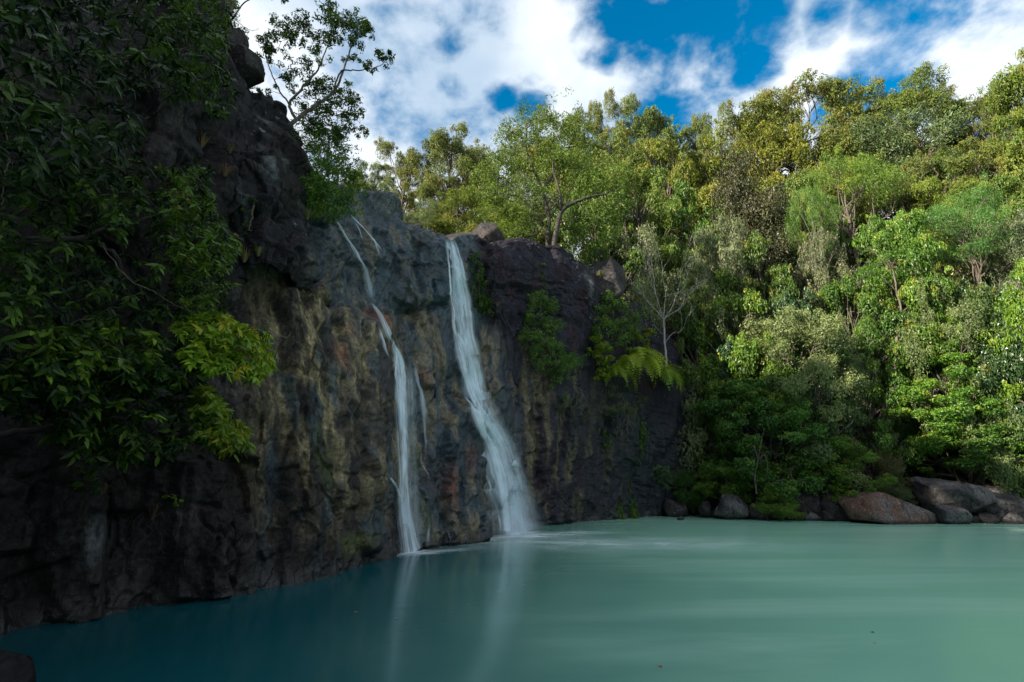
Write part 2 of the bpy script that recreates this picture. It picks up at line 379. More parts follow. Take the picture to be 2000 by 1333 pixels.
cols.append([P_(630, 1131), P_(622, 860, 12.6), P_(603, 566, 13.2), P_(586, 543, 12.2), P_(578, 335, 12.7), P_(580, 288, 13.6)])
cols.append([P_(655, 1125), P_(645, 860, 12.9), P_(625, 575, 13.6), P_(608, 562, 13.8), P_(602, 430, 14.2), P_(625, 350, 15.0)])
cols.append([P_(710, 1107), P_(702, 860, 14.1), P_(678, 592, 14.9), P_(675, 575, 15.4), P_(668, 450, 16.2), P_(685, 368, 17.0)])
cols.append([P_(755, 1092), P_(745, 860, 15.3), P_(715, 602, 15.9), P_(715, 585, 16.6), P_(722, 465, 17.6), P_(735, 385, 18.6)])
cols.append([P_(789, 1081), P_(780, 860, 16.3), P_(742, 610, 16.7), P_(750, 588, 17.6), P_(770, 485, 18.7), P_(785, 428, 19.6)])
cols.append([P_(803, 1073), P_(812, 860, 17.9), P_(790, 612, 18.6), P_(792, 590, 18.7), P_(806, 490, 19.5), P_(822, 444, 20.3)])
cols.append([P_(865, 1066), P_(868, 860, 18.9), P_(848, 620, 19.7), P_(846, 600, 19.8), P_(852, 500, 20.4), P_(862, 455, 21.1)])
cols.append([P_(938, 1056), P_(922, 860, 20.0), P_(888, 640, 20.9), P_(882, 600, 21.0), P_(878, 500, 21.5), P_(882, 466, 22.0)])
cols.append([P_(985, 1045), P_(968, 860, 21.6), P_(930, 650, 22.2), P_(920, 600, 22.4), P_(912, 500, 22.6), P_(912, 462, 23.1)])
cols.append([P_(1034, 1030), P_(1025, 850, 23.4), P_(985, 650, 23.0), P_(972, 600, 22.9), P_(958, 510, 23.0), P_(955, 476, 23.6)])
cols.append([P_(1100, 1023), P_(1095, 850, 25.2), P_(1060, 660, 24.3), P_(1052, 600, 24.0), P_(1035, 510, 24.1), P_(1030, 470, 24.8)])
cols.append([P_(1190, 1015), P_(1185, 860, 27.8), P_(1165, 700, 26.6), P_(1158, 640, 26.0), P_(1140, 545, 25.6), P_(1115, 500, 26.0)])
cols.append([P_(1290, 1008), P_(1280, 890, 30.4), P_(1255, 780, 29.4), P_(1245, 720, 28.8), P_(1228, 625, 28.3), P_(1195, 560, 28.4)])
cols.append([P_(1390, 1003), P_(1380, 910, 33.0), P_(1360, 820, 32.4), P_(1350, 760, 32.2), P_(1325, 690, 32.0), P_(1300, 640, 32.4)])
cols.append([W(16, 38, 0), W(16, 38.4, 3), W(16, 38.8, 5), W(16, 39, 6.5), W(15.8, 39.2, 9), W(15.5, 39.6, 11)])
cols.append([W(24, 46, 0), W(24, 46.4, 3), W(24, 46.8, 5), W(24, 47, 6.5), W(23.8, 47.2, 9), W(23.5, 47.6, 11)])
CT = np.array(cols)                                   # (cols, 6, 3)
# below the water and back over the top
base_dir = np.gradient(CT[:, 0, :2], axis=0); base_dir /= np.linalg.norm(base_dir, axis=1)[:, None]
outn = np.stack([base_dir[:, 1], -base_dir[:, 0]], 1)  # towards the pool
for _ in range(2): outn[1:-1] = (outn[:-2]+outn[1:-1]+outn[2:]); outn /= np.linalg.norm(outn, axis=1)[:, None]
low = CT[:, 0].copy(); low[:, 2] = -1.6; low[:, :2] += outn*0.15
b1 = CT[:, 5].copy(); b1[:, :2] -= outn*1.0; b1[:, 2] += 0.05
b2 = CT[:, 5].copy(); b2[:, :2] -= outn*3.2; b2[:, 2] -= 0.1
b3 = CT[:, 5].copy(); b3[:, :2] -= outn*6.5; b3[:, 2] -= 0.9
CT = np.concatenate([low[:, None], CT, b1[:, None], b2[:, None], b3[:, None]], 1)   # (cols, 10, 3)
# fine parameters: denser where the photograph looks closely
nc = CT.shape[0]
dens_c = np.array([10, 8, 8, 14, 34, 50, 48, 44, 28, 22, 34, 34, 32, 22, 36, 40, 34, 36, 40, 46, 46, 36, 16, 8])
dens_r = np.array([10, 105, 105, 14, 80, 40, 16, 14, 8])
cu = np.concatenate([np.linspace(i, i+1, k, endpoint=False) for i, k in enumerate(dens_c)] + [[nc-1]])
cr_ = np.concatenate([np.linspace(i, i+1, k, endpoint=False) for i, k in enumerate(dens_r)] + [[9]])
def cat_weights(t, n, tension=0.5):
    i = np.clip(np.floor(t).astype(int), 0, n-2); f = t-i
    idx = np.stack([np.clip(i-1, 0, n-1), i, i+1, np.clip(i+2, 0, n-1)], 1); s = tension
    wt = np.stack([-s*f+2*s*f**2-s*f**3, 1+(s-3)*f**2+(2-s)*f**3, s*f+(3-2*s)*f**2+(s-2)*f**3, -s*f**2+s*f**3], 1)
    return idx, wt
ci, cw = cat_weights(cu, nc, 0.25)
G = (CT[ci]*cw[:, :, None, None]).sum(1)               # (nu, 10, 3)
ri = np.clip(np.floor(cr_).astype(int), 0, 8); rf = (cr_-ri)[None, :, None]
GG = G[:, ri]*(1-rf) + G[:, ri+1]*rf                   # linear up the wall keeps ledges crisp
nu_, nv_ = GG.shape[:2]
dU = np.gradient(GG, axis=0); dV = np.gradient(GG, axis=1)
NN = np.cross(dU, dV); NN /= np.linalg.norm(NN, axis=2)[:, :, None]+1e-9
for _ in range(3):
    NN[1:-1] = NN[:-2]+NN[1:-1]*2+NN[2:]; NN[:, 1:-1] = NN[:, :-2]+NN[:, 1:-1]*2+NN[:, 2:]
    NN /= np.linalg.norm(NN, axis=2)[:, :, None]+1e-9
if (NN[nu_//2, 60, 1] > 0): NN = -NN
Pn = GG.reshape(-1, 3)
warp = np.stack([fbm(Pn*0.7+k*31.0, 3, 40+k) for k in range(3)], 1)
Q = Pn + warp*0.16
cuf = np.repeat(cu, nv_); crf = np.tile(cr_, nu_)
stp = lambda x, a, b: np.clip((x-a)/(b-a), 0, 1)
z_low = stp(cuf, 6.4, 7.4)*(1-stp(cuf, 13.7, 14.2))*(1-stp(crf, 2.9, 3.1))      # smooth fluted lower wall
z_mid = stp(cuf, 9.4, 9.9)*(1-stp(cuf, 17.4, 18.0))*(1-z_low)                   # washed wall round the falls
z_rgt = stp(cuf, 17.4, 18.2)*stp(crf, 2.3, 3.2)                                 # rounded rock right of the main fall
z_rlo = stp(cuf, 17.4, 18.2)*(1-stp(crf, 2.3, 3.2))                             # upright columns below it
z_oth = np.clip(1-z_low-z_mid-z_rgt-z_rlo, 0, 1)
# big upright blocks, then smaller ones, then rough skin
f1, f2, c1, o1 = voronoi(Q*np.array([0.60, 0.60, 0.27]), 3)
g1, g2, d1, o2 = voronoi(Q*np.array([1.5, 1.5, 0.62])+5.3, 21)
h1, h2, e1, o3 = voronoi((Q+warp*.1)*np.array([3.8, 3.8, 1.9])+9.1, 51)
crk = np.clip(vnoise(Pn*.6+11, 33)*1.6+.25, 0, 1)
big = (c1-0.5)*0.55 + (o1[:, 0]*(c1-.5) + o1[:, 2]*(c1*7.3 % 1-.5))*0.75 - 0.10*np.clip(1-(f2-f1)/0.05, 0, 1)*crk
sml = (d1-0.5)*0.22 + (o2[:, 0]*(d1-.5)+o2[:, 2]*(d1*5.1 % 1-.6))*0.32 - 0.05*np.clip(1-(g2-g1)/0.05, 0, 1)*crk
tny = (e1-0.5)*0.070 + (o3[:, 2]*(e1*3.7 % 1-.6)+o3[:, 0]*(e1-.5))*0.13
flute = fbm(Pn*np.array([1.5, 1.5, 0.10]), 4, 61, .55)
disp = big*(.16*z_low+.34*z_mid+.42*z_rgt+.45*z_rlo+1.15*z_oth)
disp = disp + sml*(.60*z_low+.85*z_mid+.45*z_rgt+.9*z_rlo+1.1*z_oth)
disp = disp + tny*(.9*z_low+1.0*z_mid+.6*z_rgt+1.1*z_rlo+1.1*z_oth)
disp = disp + flute*(.24*z_low+.20*z_mid+.06*z_rgt+.25*z_rlo+.10*z_oth)
k1, k2, _, _ = voronoi((Pn+warp*.35)*np.array([1.0, 1.0, .55])+2.7, 77)
disp = disp - 0.15*np.clip(1-(k2-k1)/0.040, 0, 1)*np.clip(vnoise(Pn*.9+5, 35)*2.2, 0, 1)
disp = disp + 0.20*fbm(Pn*0.9, 3, 66) + 0.045*fbm(Pn*4.0, 3, 71, .6)
# bedding cracks running along the wall
zz = Pn[:, 2] + 0.5*fbm(Pn*0.5, 3, 81)
for zk, wd, dp in ((4.1, .05, .10), (9.3, .06, .16), (10.6, .05, .12), (2.0, .05, .08)):
    disp -= dp*np.exp(-((zz-zk)/wd)**2)*(0.5+0.5*vnoise(Pn*0.7, 91))
# the gap under the overhanging block
led = np.exp(-((crf-3.45)/0.42)**2)*np.clip((cuf-6.0)/0.6, 0, 1)*np.clip((14.2-cuf)/1.0, 0, 1)
disp -= 0.42*led*(0.55+0.6*vnoise(Pn*0.9+3, 95))
def proj(Pw):
    d = Pw-np.array([0, 0, CAMZ]); yc = d[:, 1]*CP+d[:, 2]*SP; zc_ = -d[:, 1]*SP+d[:, 2]*CP
    return 1000+F*d[:, 0]/np.maximum(yc, .01), 666.5-F*zc_/np.maximum(yc, .01)
pu, pv = proj(Pn)
jag = np.stack([fbm(Pn*1.6+50, 3, 401), fbm(Pn*1.6+90, 3, 411)], 1)
pu2 = pu+jag[:, 0]*16; pv2 = pv+jag[:, 1]*16
front = (crf < 6.3) & (pu > -50) & (pu < 1450)
def seg_dist(u, v, pts):
    best = np.full(len(u), 1e9)
    for (a, b), (c, d_) in zip(pts[:-1], pts[1:]):
        tt = np.clip(((u-a)*(c-a)+(v-b)*(d_-b))/((c-a)**2+(d_-b)**2), 0, 1); best = np.minimum(best, np.hypot(u-a-tt*(c-a), v-b-tt*(d_-b)))
    return best
for (am, wd_, pts) in (
        (.30, 5, [(480, 522), (540, 540), (600, 566), (650, 590), (700, 597), (735, 612), (765, 596), (800, 610), (860, 602), (882, 592)]),
        (.22, 4, [(604, 440), (650, 446), (700, 462), (722, 484)]), (.20, 4, [(622, 502), (670, 512), (722, 498)]), (.22, 4, [(880, 600), (886, 700), (880, 780), (897, 800)]),
        (.20, 4, [(770, 690), (776, 800), (768, 900)]), (.18, 4, [(604, 690), (606, 800), (590, 900), (602, 1010)]), (.18, 4, [(662, 620), (670, 760), (655, 890), (665, 1000)]), (.18, 4, [(705, 640), (712, 760), (704, 900), (716, 1050)]),
        (.14, 3, [(556, 722), (600, 736), (650, 724)]), (.14, 3, [(640, 822), (700, 836), (742, 826)]), (.14, 3, [(575, 930), (640, 915), (700, 930)]), (.22, 4, [(1060, 600), (1092, 622), (1135, 640), (1160, 690)]), (.20, 4, [(985, 640), (1000, 720), (1040, 800), (1050, 900), (1046, 1010)]),
        (.20, 4, [(948, 680), (962, 760), (992, 820)]), (.30, 7, [(905, 784), (885, 766), (872, 782)]), (.22, 4, [(1100, 560), (1150, 590), (1160, 640)]), (.20, 4, [(1110, 720), (1118, 820), (1108, 930), (1120, 1010)]), (.20, 4, [(1185, 740), (1180, 850), (1192, 1005)]), (.18, 4, [(1240, 800), (1236, 900), (1250, 1000)]),
        (.16, 3, [(1040, 880), (1110, 870), (1200, 885)]), (.16, 3, [(830, 660), (850, 690), (848, 760), (862, 800)]), (.16, 3, [(800, 500), (830, 540), (840, 590)]), (.18, 4, [(852, 800), (858, 900), (850, 1000)]), (.16, 3, [(910, 860), (905, 960), (915, 1050)]),
        (.22, 5, [(430, 300), (470, 310), (520, 300), (560, 310)]), (.22, 5, [(470, 310), (465, 400), (480, 500)]), (.2, 4, [(540, 305), (548, 400), (540, 500)]), (.2, 4, [(440, 420), (500, 410), (590, 425)]), (.2, 4, [(965, 520), (1010, 545), (1060, 550), (1110, 545)]),
        (.2, 5, [(150, 1000), (260, 1010), (380, 990), (480, 1010)]), (.2, 5, [(200, 900), (215, 1020), (200, 1180)]), (.2, 5, [(330, 900), (345, 1020), (330, 1170)]), (.2, 5, [(450, 880), (440, 1000), (455, 1140)])):
    q = seg_dist(pu2[front], pv2[front], pts); e_ = np.zeros(len(Pn)); e_[front] = np.exp(-(q/wd_)**2); disp = disp - am*e_*(.55+.45*vnoise(Pn*1.1+8, 421))
edge_ = lambda x, a, b, w_: np.clip((x-a)/w_, 0, 1)*np.clip((b-x)/w_, 0, 1)
for (u0, v0, u1, v1, am) in ((866, 800, 938, 1075, .40), (796, 860, 858, 1080, .15), (815, 470, 872, 600, .28), (604, 445, 662, 590, .22), (662, 470, 722, 590, -.12), (558, 560, 606, 1010, .18), (606, 640, 664, 900, -.10), (664, 600, 708, 1000, .16), (708, 620, 750, 1080, .26), (1046, 640, 1112, 1020, .28), (1112, 720, 1186, 1020, -.15), (1186, 760, 1242, 1020, .22),
        (950, 480, 1045, 560, .30), (1000, 560, 1100, 640, -.22), (812, 720, 852, 760, .30), (430, 300, 545, 420, .30), (440, 420, 545, 530, -.20), (882, 640, 930, 780, -.15), (730, 440, 800, 520, .20), (500, 560, 560, 1150, -.15), (340, 900, 445, 1180, .25), (200, 1000, 335, 1200, -.15), (90, 880, 205, 1220, .25)):
    e_ = edge_(pu2, u0, u1, 7)*edge_(pv2, v0, v1, 9)*front; disp = disp + am*e_
fade = np.clip((crf-0.3)/0.8, 0, 1)
disp = disp*(0.35+0.65*fade)
disp *= np.where(crf > 7, .8, 1.0)
dg = disp.reshape(nu_, nv_)
for _ in range(1):
    dg[1:-1] = (dg[:-2]+2*dg[1:-1]+dg[2:])/4; dg[:, 1:-1] = (dg[:, :-2]+2*dg[:, 1:-1]+dg[:, 2:])/4
disp = dg.ravel()
Pd = Pn + NN.reshape(-1, 3)*disp[:, None]
CLIFF_V = Pd
cliff_me = mesh_np('cliff', Pd, grid_faces(nu_, nv_), False)

# mineral colours of the wall in patches, skylight blue mixed into the slate
def patch(u, v, Y, r, rz=None):
    c = at(u, v, Y); rz = rz or r; dd = Pn-c
    q = np.sqrt((dd[:, 0]**2+dd[:, 1]**2)/r**2+dd[:, 2]**2/rz**2)
    q = q + 0.35*nz_a
    return np.clip(1.5-q*1.25, 0, 1)
nz_a = fbm(Pn*np.array([1.6, 1.6, .55]), 4, 201); nz_b = fbm(Pn*np.array([2.5, 2.5, .35])+7, 4, 211); nz_c = fbm(Pn*0.8+3, 3, 221)
ochre = np.array([0.24, 0.195, 0.105]); brown = np.array([0.056, 0.050, 0.047]); black = np.array([0.012, 0.0115, 0.013])
slate = np.array([0.030, 0.062, 0.082]); rust = np.array([0.26, 0.075, 0.03]); plum = np.array([0.027, 0.024, 0.034]); moss = np.array([0.06, 0.075, 0.02]); purple = np.array([.06, .035, .045])
def blend(c, col, wgt): return c*(1-wgt[:, None]) + col*wgt[:, None]
sm = lambda x, a, b: np.clip((x-a)/(b-a), 0, 1)
C = np.tile(brown*0.36, (len(Pn), 1))
C = blend(C, brown*.9, sm(nz_a+.5*nz_c, .12, .45)*.8)
lower = sm(cuf, 6.2, 7.6)*(1-sm(cuf, 13.6, 14.4))*(1-sm(crf, 2.9, 3.2))
C = blend(C, ochre, lower*sm(nz_a+0.35*nz_b, -0.38, 0.02)*sm(Pn[:, 2], .4, 2.8))
C = blend(C, slate*.8, lower*sm(nz_b, .02, .22)*.8)
C = blend(C, black*1.6, lower*sm(nz_a-.3*nz_b, .10, .34)*.85)
nz_d = fbm(Pn*np.array([3.4, 3.4, .22])+17, 4, 231)
C = blend(C, brown*.35, lower*sm(nz_d, .05, .25)*.75)
upl = sm(cuf, 4.5, 6.3)*(1-sm(cuf+.4*np.clip(fbm(Pn*.9+33, 3, 241)*2, -1, 1), 9.4, 10.6))*sm(crf, 3.1, 3.5)
C = blend(C, black*1.25, upl*sm(nz_c+.6*nz_b, -.45, -.05))
nzs = .4*np.clip(fbm(Pn*.9+33, 3, 241)*2, -1, 1)
upm = sm(cuf+nzs, 9.4, 10.4)*(1-sm(cuf, 17.2, 17.7))*sm(crf, 3.0, 3.4)
C = blend(C, slate*.9, upm*.9)
C = blend(C, ochre*.75, upm*sm(nz_b, .1, .3)*.5)
C = blend(C, slate*.45, upm*sm(-nz_a, .08, .3)*.75)
mid = sm(cuf, 13.5, 14)*(1-sm(cuf, 17.6, 18.4))*(1-sm(crf, 3.0, 3.4))
C = blend(C, slate*.72, mid*.8); C = blend(C, ochre*.62, mid*sm(nz_b, -.02, .22)*.75); C = blend(C, black*1.4, mid*sm(nz_a, .12, .35)*.7)
rt = sm(cuf, 17.4, 18.2)
C = blend(C, plum, rt*.95); C = blend(C, purple*.55, rt*sm(nz_a, 0, .3)*.8)
rlow = rt*(1-sm(crf, 2.4, 3.2)); C = blend(C, ochre*.62, rlow*sm(nz_b+.3*nz_c, .02, .28)*(1-sm(cuf, 19.5, 21))*.8); C = blend(C, np.array([.022, .027, .032]), rlow*sm(cuf, 18.6, 20.6)*.85)
for (u, v, Y, r, rz) in ((748, 650, 16.6, .35, .9), (752, 720, 16.5, .28, .9), (735, 620, 16.3, .4, .45), (660, 700, 14, .25, .8), (758, 840, 16.4, .16, .7), (872, 960, 18.6, .35, 1.1), (832, 735, 18.5, .35, .5), (640, 560, 14, .4, .35), (905, 900, 19.5, .3, .8), (690, 640, 14.6, .3, .4)):
    C = blend(C, rust*.75, patch(u, v, Y, r, rz)*(.25+.5*sm(nz_b, -.3, .3)))
for (u, v, Y, r, rz) in ((800, 880, 17.6, .25, 1.6), (945, 900, 20.5, .35, .7), (815, 1020, 17.4, .5, .8), (775, 680, 17.2, .3, .9), (640, 900, 12.8, .5, 1.0), (920, 620, 22.2, .25, .8), (690, 1060, 13.8, 1.0, .3)):
    C = blend(C, moss, patch(u, v, Y, r, rz)*.7)
for (u, v, Y, r, rz) in ((545, 330, 12, .6, .9), (470, 430, 11.2, .4, .5), (520, 220, 12.5, .3, .7), (1140, 560, 26, .5, 1.2), (1210, 560, 28.2, .6, 1.2), (365, 270, 11, .7, 1.4), (165, 1060, 8.7, .4, .5)):
    C = blend(C, np.array([.15, .165, .17]), patch(u, v, Y, r, rz)*sm(nz_b, -.25, .25)*.75)
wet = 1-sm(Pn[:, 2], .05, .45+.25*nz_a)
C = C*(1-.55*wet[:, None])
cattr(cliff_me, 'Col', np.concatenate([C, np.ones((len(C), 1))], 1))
lich = 0.25+0.75*np.maximum(upl, sm(cuf, 18.5, 20)*sm(crf, 3.5, 4.5)); lich *= 1-.8*mid
fattr(cliff_me, 'lichen', lich)
fattr(cliff_me, 'wet', np.clip(.9*mid+.8*upm+.55*lower*sm(cuf, 9, 12)+.15*lower+.3*rlow+wet, 0, 1))
cliff = add('cliff', cliff_me, M['cliff'])
tag(cliff, 'dark weathered rock wall with ochre and slate streaks behind the waterfalls', kind='structure')
bvh = BVHTree.FromPolygons([Vector(p) for p in Pd], [tuple(f) for f in grid_faces(nu_, nv_)])
def hit(u, v, off=0.0):
    """point of the rock wall seen at photo pixel (u, v), lifted off the rock by off metres"""
    d = Vector(ray(u, v)).normalized(); r_ = bvh.ray_cast(Vector((0, 0, CAMZ)), d)
    if r_[0] is None: return None
    n_ = Vector(r_[1]); 
    if n_.dot(d) > 0: n_ = -n_
    return np.array(r_[0] - d*off)

# ------------------------------------------------------------------ ground, pool
def ss(x, a, b):
    t_ = np.clip((x-a)/(b-a), 0, 1); return t_*t_*(3-2*t_)
crest = CT[:, 6, :]
basep = CT[:, 1, :]
def cliff_behind(x, y):
    """distance behind the waterline of the cliff (positive on the land side), and crest height there"""
    x = np.atleast_1d(x); y = np.atleast_1d(y)
    best = np.full(len(x), 1e9); sd = np.zeros(len(x)); hz = np.zeros(len(x))
    for i in range(nc-1):
        a = basep[i, :2]; b = basep[i+1, :2]; ab = b-a; l2 = (ab**2).sum()
        tt = np.clip(((x-a[0])*ab[0]+(y-a[1])*ab[1])/l2, 0, 1)
        px = a[0]+tt*ab[0]; py = a[1]+tt*ab[1]; dd = np.hypot(x-px, y-py)
        side = ab[0]*(y-a[1])-ab[1]*(x-a[0])
        k = dd < best
        best = np.where(k, dd, best); sd = np.where(k, np.where(side > 0, dd, -dd), sd); hz = np.where(k, crest[i, 2]*(1-tt)+crest[i+1, 2]*tt, hz)
    return sd, hz
def ground_h(x, y):
    x = np.atleast_1d(np.asarray(x, float)); y = np.atleast_1d(np.asarray(y, float))
    sd, hz = cliff_behind(x, y)
    plate = np.where(sd > 2.5, (hz-0.7)*ss(sd, 2.5, 4.5) + 0.34*np.maximum(sd-6.0, 0) - 3*(1-ss(sd, 2.5, 4.5)), -3.0)
    plate = np.minimum(plate, 30)
    # right-hand hillside behind the boulder shore
    shore = np.interp(x, [8, 14, 18, 24, 30, 45, 80], [33, 30.5, 28.5, 27.5, 26, 20, 0])
    d = y-shore
    hill = np.where(d > 0, 0.35*np.minimum(d, 2.5)+0.80*np.maximum(d-2.0, 0), 0.6*np.maximum(d, -3))
    hill = np.where(hill > 30, 30+(hill-30)*.15, hill)
    wr = ss(x, 8.5, 13.0)
    far = ss(y, 36, 46)
    h = plate*(1-wr)+hill*wr
    h = np.where(y > 36, np.maximum(h, (np.minimum(12.5+0.58*(y-33), 31))*far*(1-wr)+h*wr), h)
    # low bank behind the viewer and far lands
    back = np.where(y < -6, np.maximum(-2.5, (-(y+6))*.25-1.5), -3.0)
    h = np.where((y < 5) & (sd < 0), np.minimum(back, 8), h)
    return np.where((sd < 0) & (x < 9) & (y >= 5), -3.0, h)
gx = np.concatenate([np.linspace(-700, -60, 14), np.linspace(-56, 90, 190), np.linspace(94, 800, 14)])
gy = np.concatenate([np.linspace(-700, -44, 12), np.linspace(-40, 110, 190), np.linspace(116, 900, 14)])
XX, YY = np.meshgrid(gx, gy, indexing='ij')
HH = ground_h(XX.ravel(), YY.ravel())
Pg = np.stack([XX.ravel(), YY.ravel(), HH], 1)
Pg[:, 2] += np.where(HH > 1, .5*fbm(Pg*0.25, 3, 301), 0)
ground = add('ground', mesh_np('ground', Pg, grid_faces(len(gx), len(gy)), True), M['ground'])
tag(ground, kind='structure')
def gh(x, y): return float(ground_h([x], [y])[0])

wx = np.linspace(-40, 70, 3); wy = np.linspace(-60, 60, 3)
WX, WY = np.meshgrid(wx, wy, indexing='ij')
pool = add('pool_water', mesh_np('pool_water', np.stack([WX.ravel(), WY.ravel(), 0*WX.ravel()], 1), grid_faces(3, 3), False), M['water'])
tag(pool, kind='structure')
# ------------------------------------------------------------------ foliage makers
def leaf_cloud(C_, R_, n, r, up=0.35, shell=0.55, flat=1.0, droop=0.0, length=.2, width=.09, out=1.0):
    """leaf positions, long axes and normals on a puff centred C_ with radii R_"""
    d = r.normal(size=(n, 3)); d[:, 2] += up; d /= np.linalg.norm(d, axis=1)[:, None]
    rad = shell + (1-shell)*r.random(n)**0.6
    rad = rad*(1+.30*vnoise(d*1.9+r.uniform(0, 50, 3), 7))
    far_ = r.random(n) < .07; rad = np.where(far_, rad*r.uniform(1.05, 1.35, n), rad)
    P = np.asarray(C_) + d*np.asarray(R_)*rad[:, None]
    nrm = d*out + r.normal(0, .55, (n, 3)); nrm[:, 2] += 0.25
    nrm /= np.linalg.norm(nrm, axis=1)[:, None]
    ax = r.normal(size=(n, 3)); ax[:, 2] -= droop
    ax -= nrm*(ax*nrm).sum(1)[:, None]; ax /= np.linalg.norm(ax, axis=1)[:, None]+1e-9
    s = r.uniform(.65, 1.25, n)
    return P, ax, nrm, length*s, width*s
def leaves_geo(P, ax, nrm, ln, wd, fold=0.25):
    """two-triangle folded leaves -> verts, tris"""
    side = np.cross(nrm, ax); n = len(P)
    a = P - ax*(ln*.5)[:, None]; b = P + ax*(ln*.5)[:, None]
    mid = P - nrm*(wd*fold)[:, None]*0
    l_ = mid + side*(wd*.5)[:, None] + nrm*(wd*fold)[:, None]; r_ = mid - side*(wd*.5)[:, None] + nrm*(wd*fold)[:, None]
    V = np.stack([a, l_, b, r_], 1).reshape(-1, 3)
    i = np.arange(n)[:, None]*4
    T = np.concatenate([i+np.array([0, 2, 1]), i+np.array([0, 3, 2])], 0)
    return V, T
def foliage_mesh(name, parts, r, tones=None):
    """parts: list of leaf_cloud tuples"""
    P, A, Nn, ln, wd = [np.concatenate([p[k] for p in parts]) for k in range(5)]
    V, T = leaves_geo(P, A, Nn, ln, wd)
    me = mesh_np(name, V, T, False)
    if tones is None: tones = np.clip(r.normal(.45, .25, len(P)), 0, 1)
    else: tones = np.clip(np.concatenate([np.full(len(p[0]), t_) for p, t_ in zip(parts, tones)]) + r.normal(0, .2, len(P)), 0, 1)
    fattr(me, 'tone', np.repeat(tones, 4))
    return me
def limb(p0, p1, r, sag=0.0, n=8, jit=.04):
    p0 = np.asarray(p0, float); p1 = np.asarray(p1, float); ln = np.linalg.norm(p1-p0)
    m1 = p0+(p1-p0)*.4+r.normal(0, .10*ln, 3)+np.array([0, 0, -sag*ln]); m2 = p0+(p1-p0)*.72+r.normal(0, .07*ln, 3)
    return smooth_line([p0, m1, m2, p1], n, jit*ln*.25, r)

def proto(name, seed, H, W_, clear, nclump, pr, per, leaf, mat, bark, up=.45, flat=.6, shape='dome', droop=.3, twigs=2):
    """a tree of height H and crown width W_: trunk-and-limb mesh plus crown mesh, base at the origin"""
    r = np.random.default_rng(seed); leaf = (leaf[0]*.74, leaf[1]*.74)
    wood = Acc(); parts = []; tones = []
    lean = r.normal(0, .04*H, 2)
    tp = [(0, 0, -0.6), (lean[0]*.2, lean[1]*.2, H*.2), (lean[0]*.6+r.normal(0, .02*H), lean[1]*.6, H*.5), (lean[0], lean[1], H*.86)]
    T = smooth_line(tp, 16, .015*H*.3, r); rad = np.linspace(.026*H, .006*H, 16); rad[0] *= 1.35
    tube(wood, T, rad, 8)
    made = []
    tries = 0
    while len(made) < nclump and tries < 4000:
        tries += 1
        zf = r.random()
        z = H*(clear+(1-clear)*zf)
        t_ = (z/H-clear)/(1-clear)
        if shape == 'dome': env = math.sqrt(max(0, 1-(max(0, t_-.25)/.80)**2))*(.75+.25*min(1, t_/.25))
        elif shape == 'umbrella': env = min(1, .35+1.6*t_)*math.sqrt(max(0, 1-(max(0, t_-.55)/.5)**2))
        elif shape == 'cone': env = (1-t_)**.75*.95+.12
        elif shape == 'column': env = .55+.35*math.sin(t_*5+seed)
        else: env = 1
        a = r.random()*2*math.pi; q = r.random()**.45
        x = math.cos(a)*env*q*W_*.5; y = math.sin(a)*env*q*W_*.5
        c = np.array([x+lean[0]*zf, y+lean[1]*zf, z - pr*.6])
        if any(np.linalg.norm((c-m)*np.array([1, 1, 1.5])) < pr*1.12 for m in made): continue
        made.append(c)
    for c in made:
        s = pr*r.choice([.6, .8, 1.0, 1.2, 1.35])*r.uniform(.85, 1.15)
        R_ = np.array([s, s*r.uniform(.8, 1.2), s*flat*r.uniform(.8, 1.3)])
        k = int(per*1.5*(s/pr)**2)
        parts.append(leaf_cloud(c, R_, k, r, up, .45, 1, droop, leaf[0], leaf[1])); tones.append(r.normal(.45, .16))
        # little outliers break the outline
        for q in range(5):
            d = r.normal(size=3); d[2] = abs(d[2])*.7; d /= np.linalg.norm(d)
            parts.append(leaf_cloud(c+d*R_*r.uniform(.95, 1.3), R_*r.uniform(.25, .5), max(6, k//12), r, up, .2, 1, droop, leaf[0], leaf[1])); tones.append(tones[-1]+.1)
        zi = min(max(c[2]-r.uniform(.10, .28)*H, H*clear*.75), H*.8)
        j = int(np.argmin(abs(T[:, 2]-zi)))
        ln_ = limb(T[j], c, r, -.03, 7)
        tube(wood, ln_, np.linspace(rad[j]*.55, .006+.0012*H, 7), 5)
        for q in range(twigs):
            e = c+r.normal(0, .55, 3)*R_
            tube(wood, limb(ln_[4], e, r, 0, 4), np.linspace(.010+.001*H, .006, 4), 4)
    wm = wood.mesh(name+'_wood'); wm.materials.append(bark)
    cm = foliage_mesh(name+'_crown', parts, r, tones); cm.materials.append(mat)
    return dict(H=H, W=W_, wood=wm, crown=cm)

PR = {}
for i in range(3):
    PR['gum%d' % i] = proto('gum%d' % i, 100+i, 12, 9.2, .36, 44, .92, 480, (.26, .085), M['gum'], M['bark'], .5, .55, 'umbrella', .5, 3)
for i in range(2):
    PR['olive%d' % i] = proto('olive%d' % i, 120+i, 10, 7.8, .20, 44, .86, 440, (.22, .085), M['gum'], M['bark'], .5, .6, 'dome', .4, 2)
for i in range(3):
    PR['green%d' % i] = proto('green%d' % i, 140+i, 9, 7.8, .14, 74, .66, 300, (.21, .11), M['green'], M['bark'], .55, .62, 'dome', .3, 1)
for i in range(2):
    PR['grey%d' % i] = proto('grey%d' % i, 160+i, 8, 6.8, .14, 66, .58, 330, (.18, .06), M['grey'], M['bark'], .4, .75, 'dome', .2, 2)
for i in range(2):
    PR['deep%d' % i] = proto('deep%d' % i, 180+i, 8, 7.6, .08, 84, .62, 270, (.21, .11), M['deep'], M['bark_dark'], .5, .65, 'dome', .4, 1)
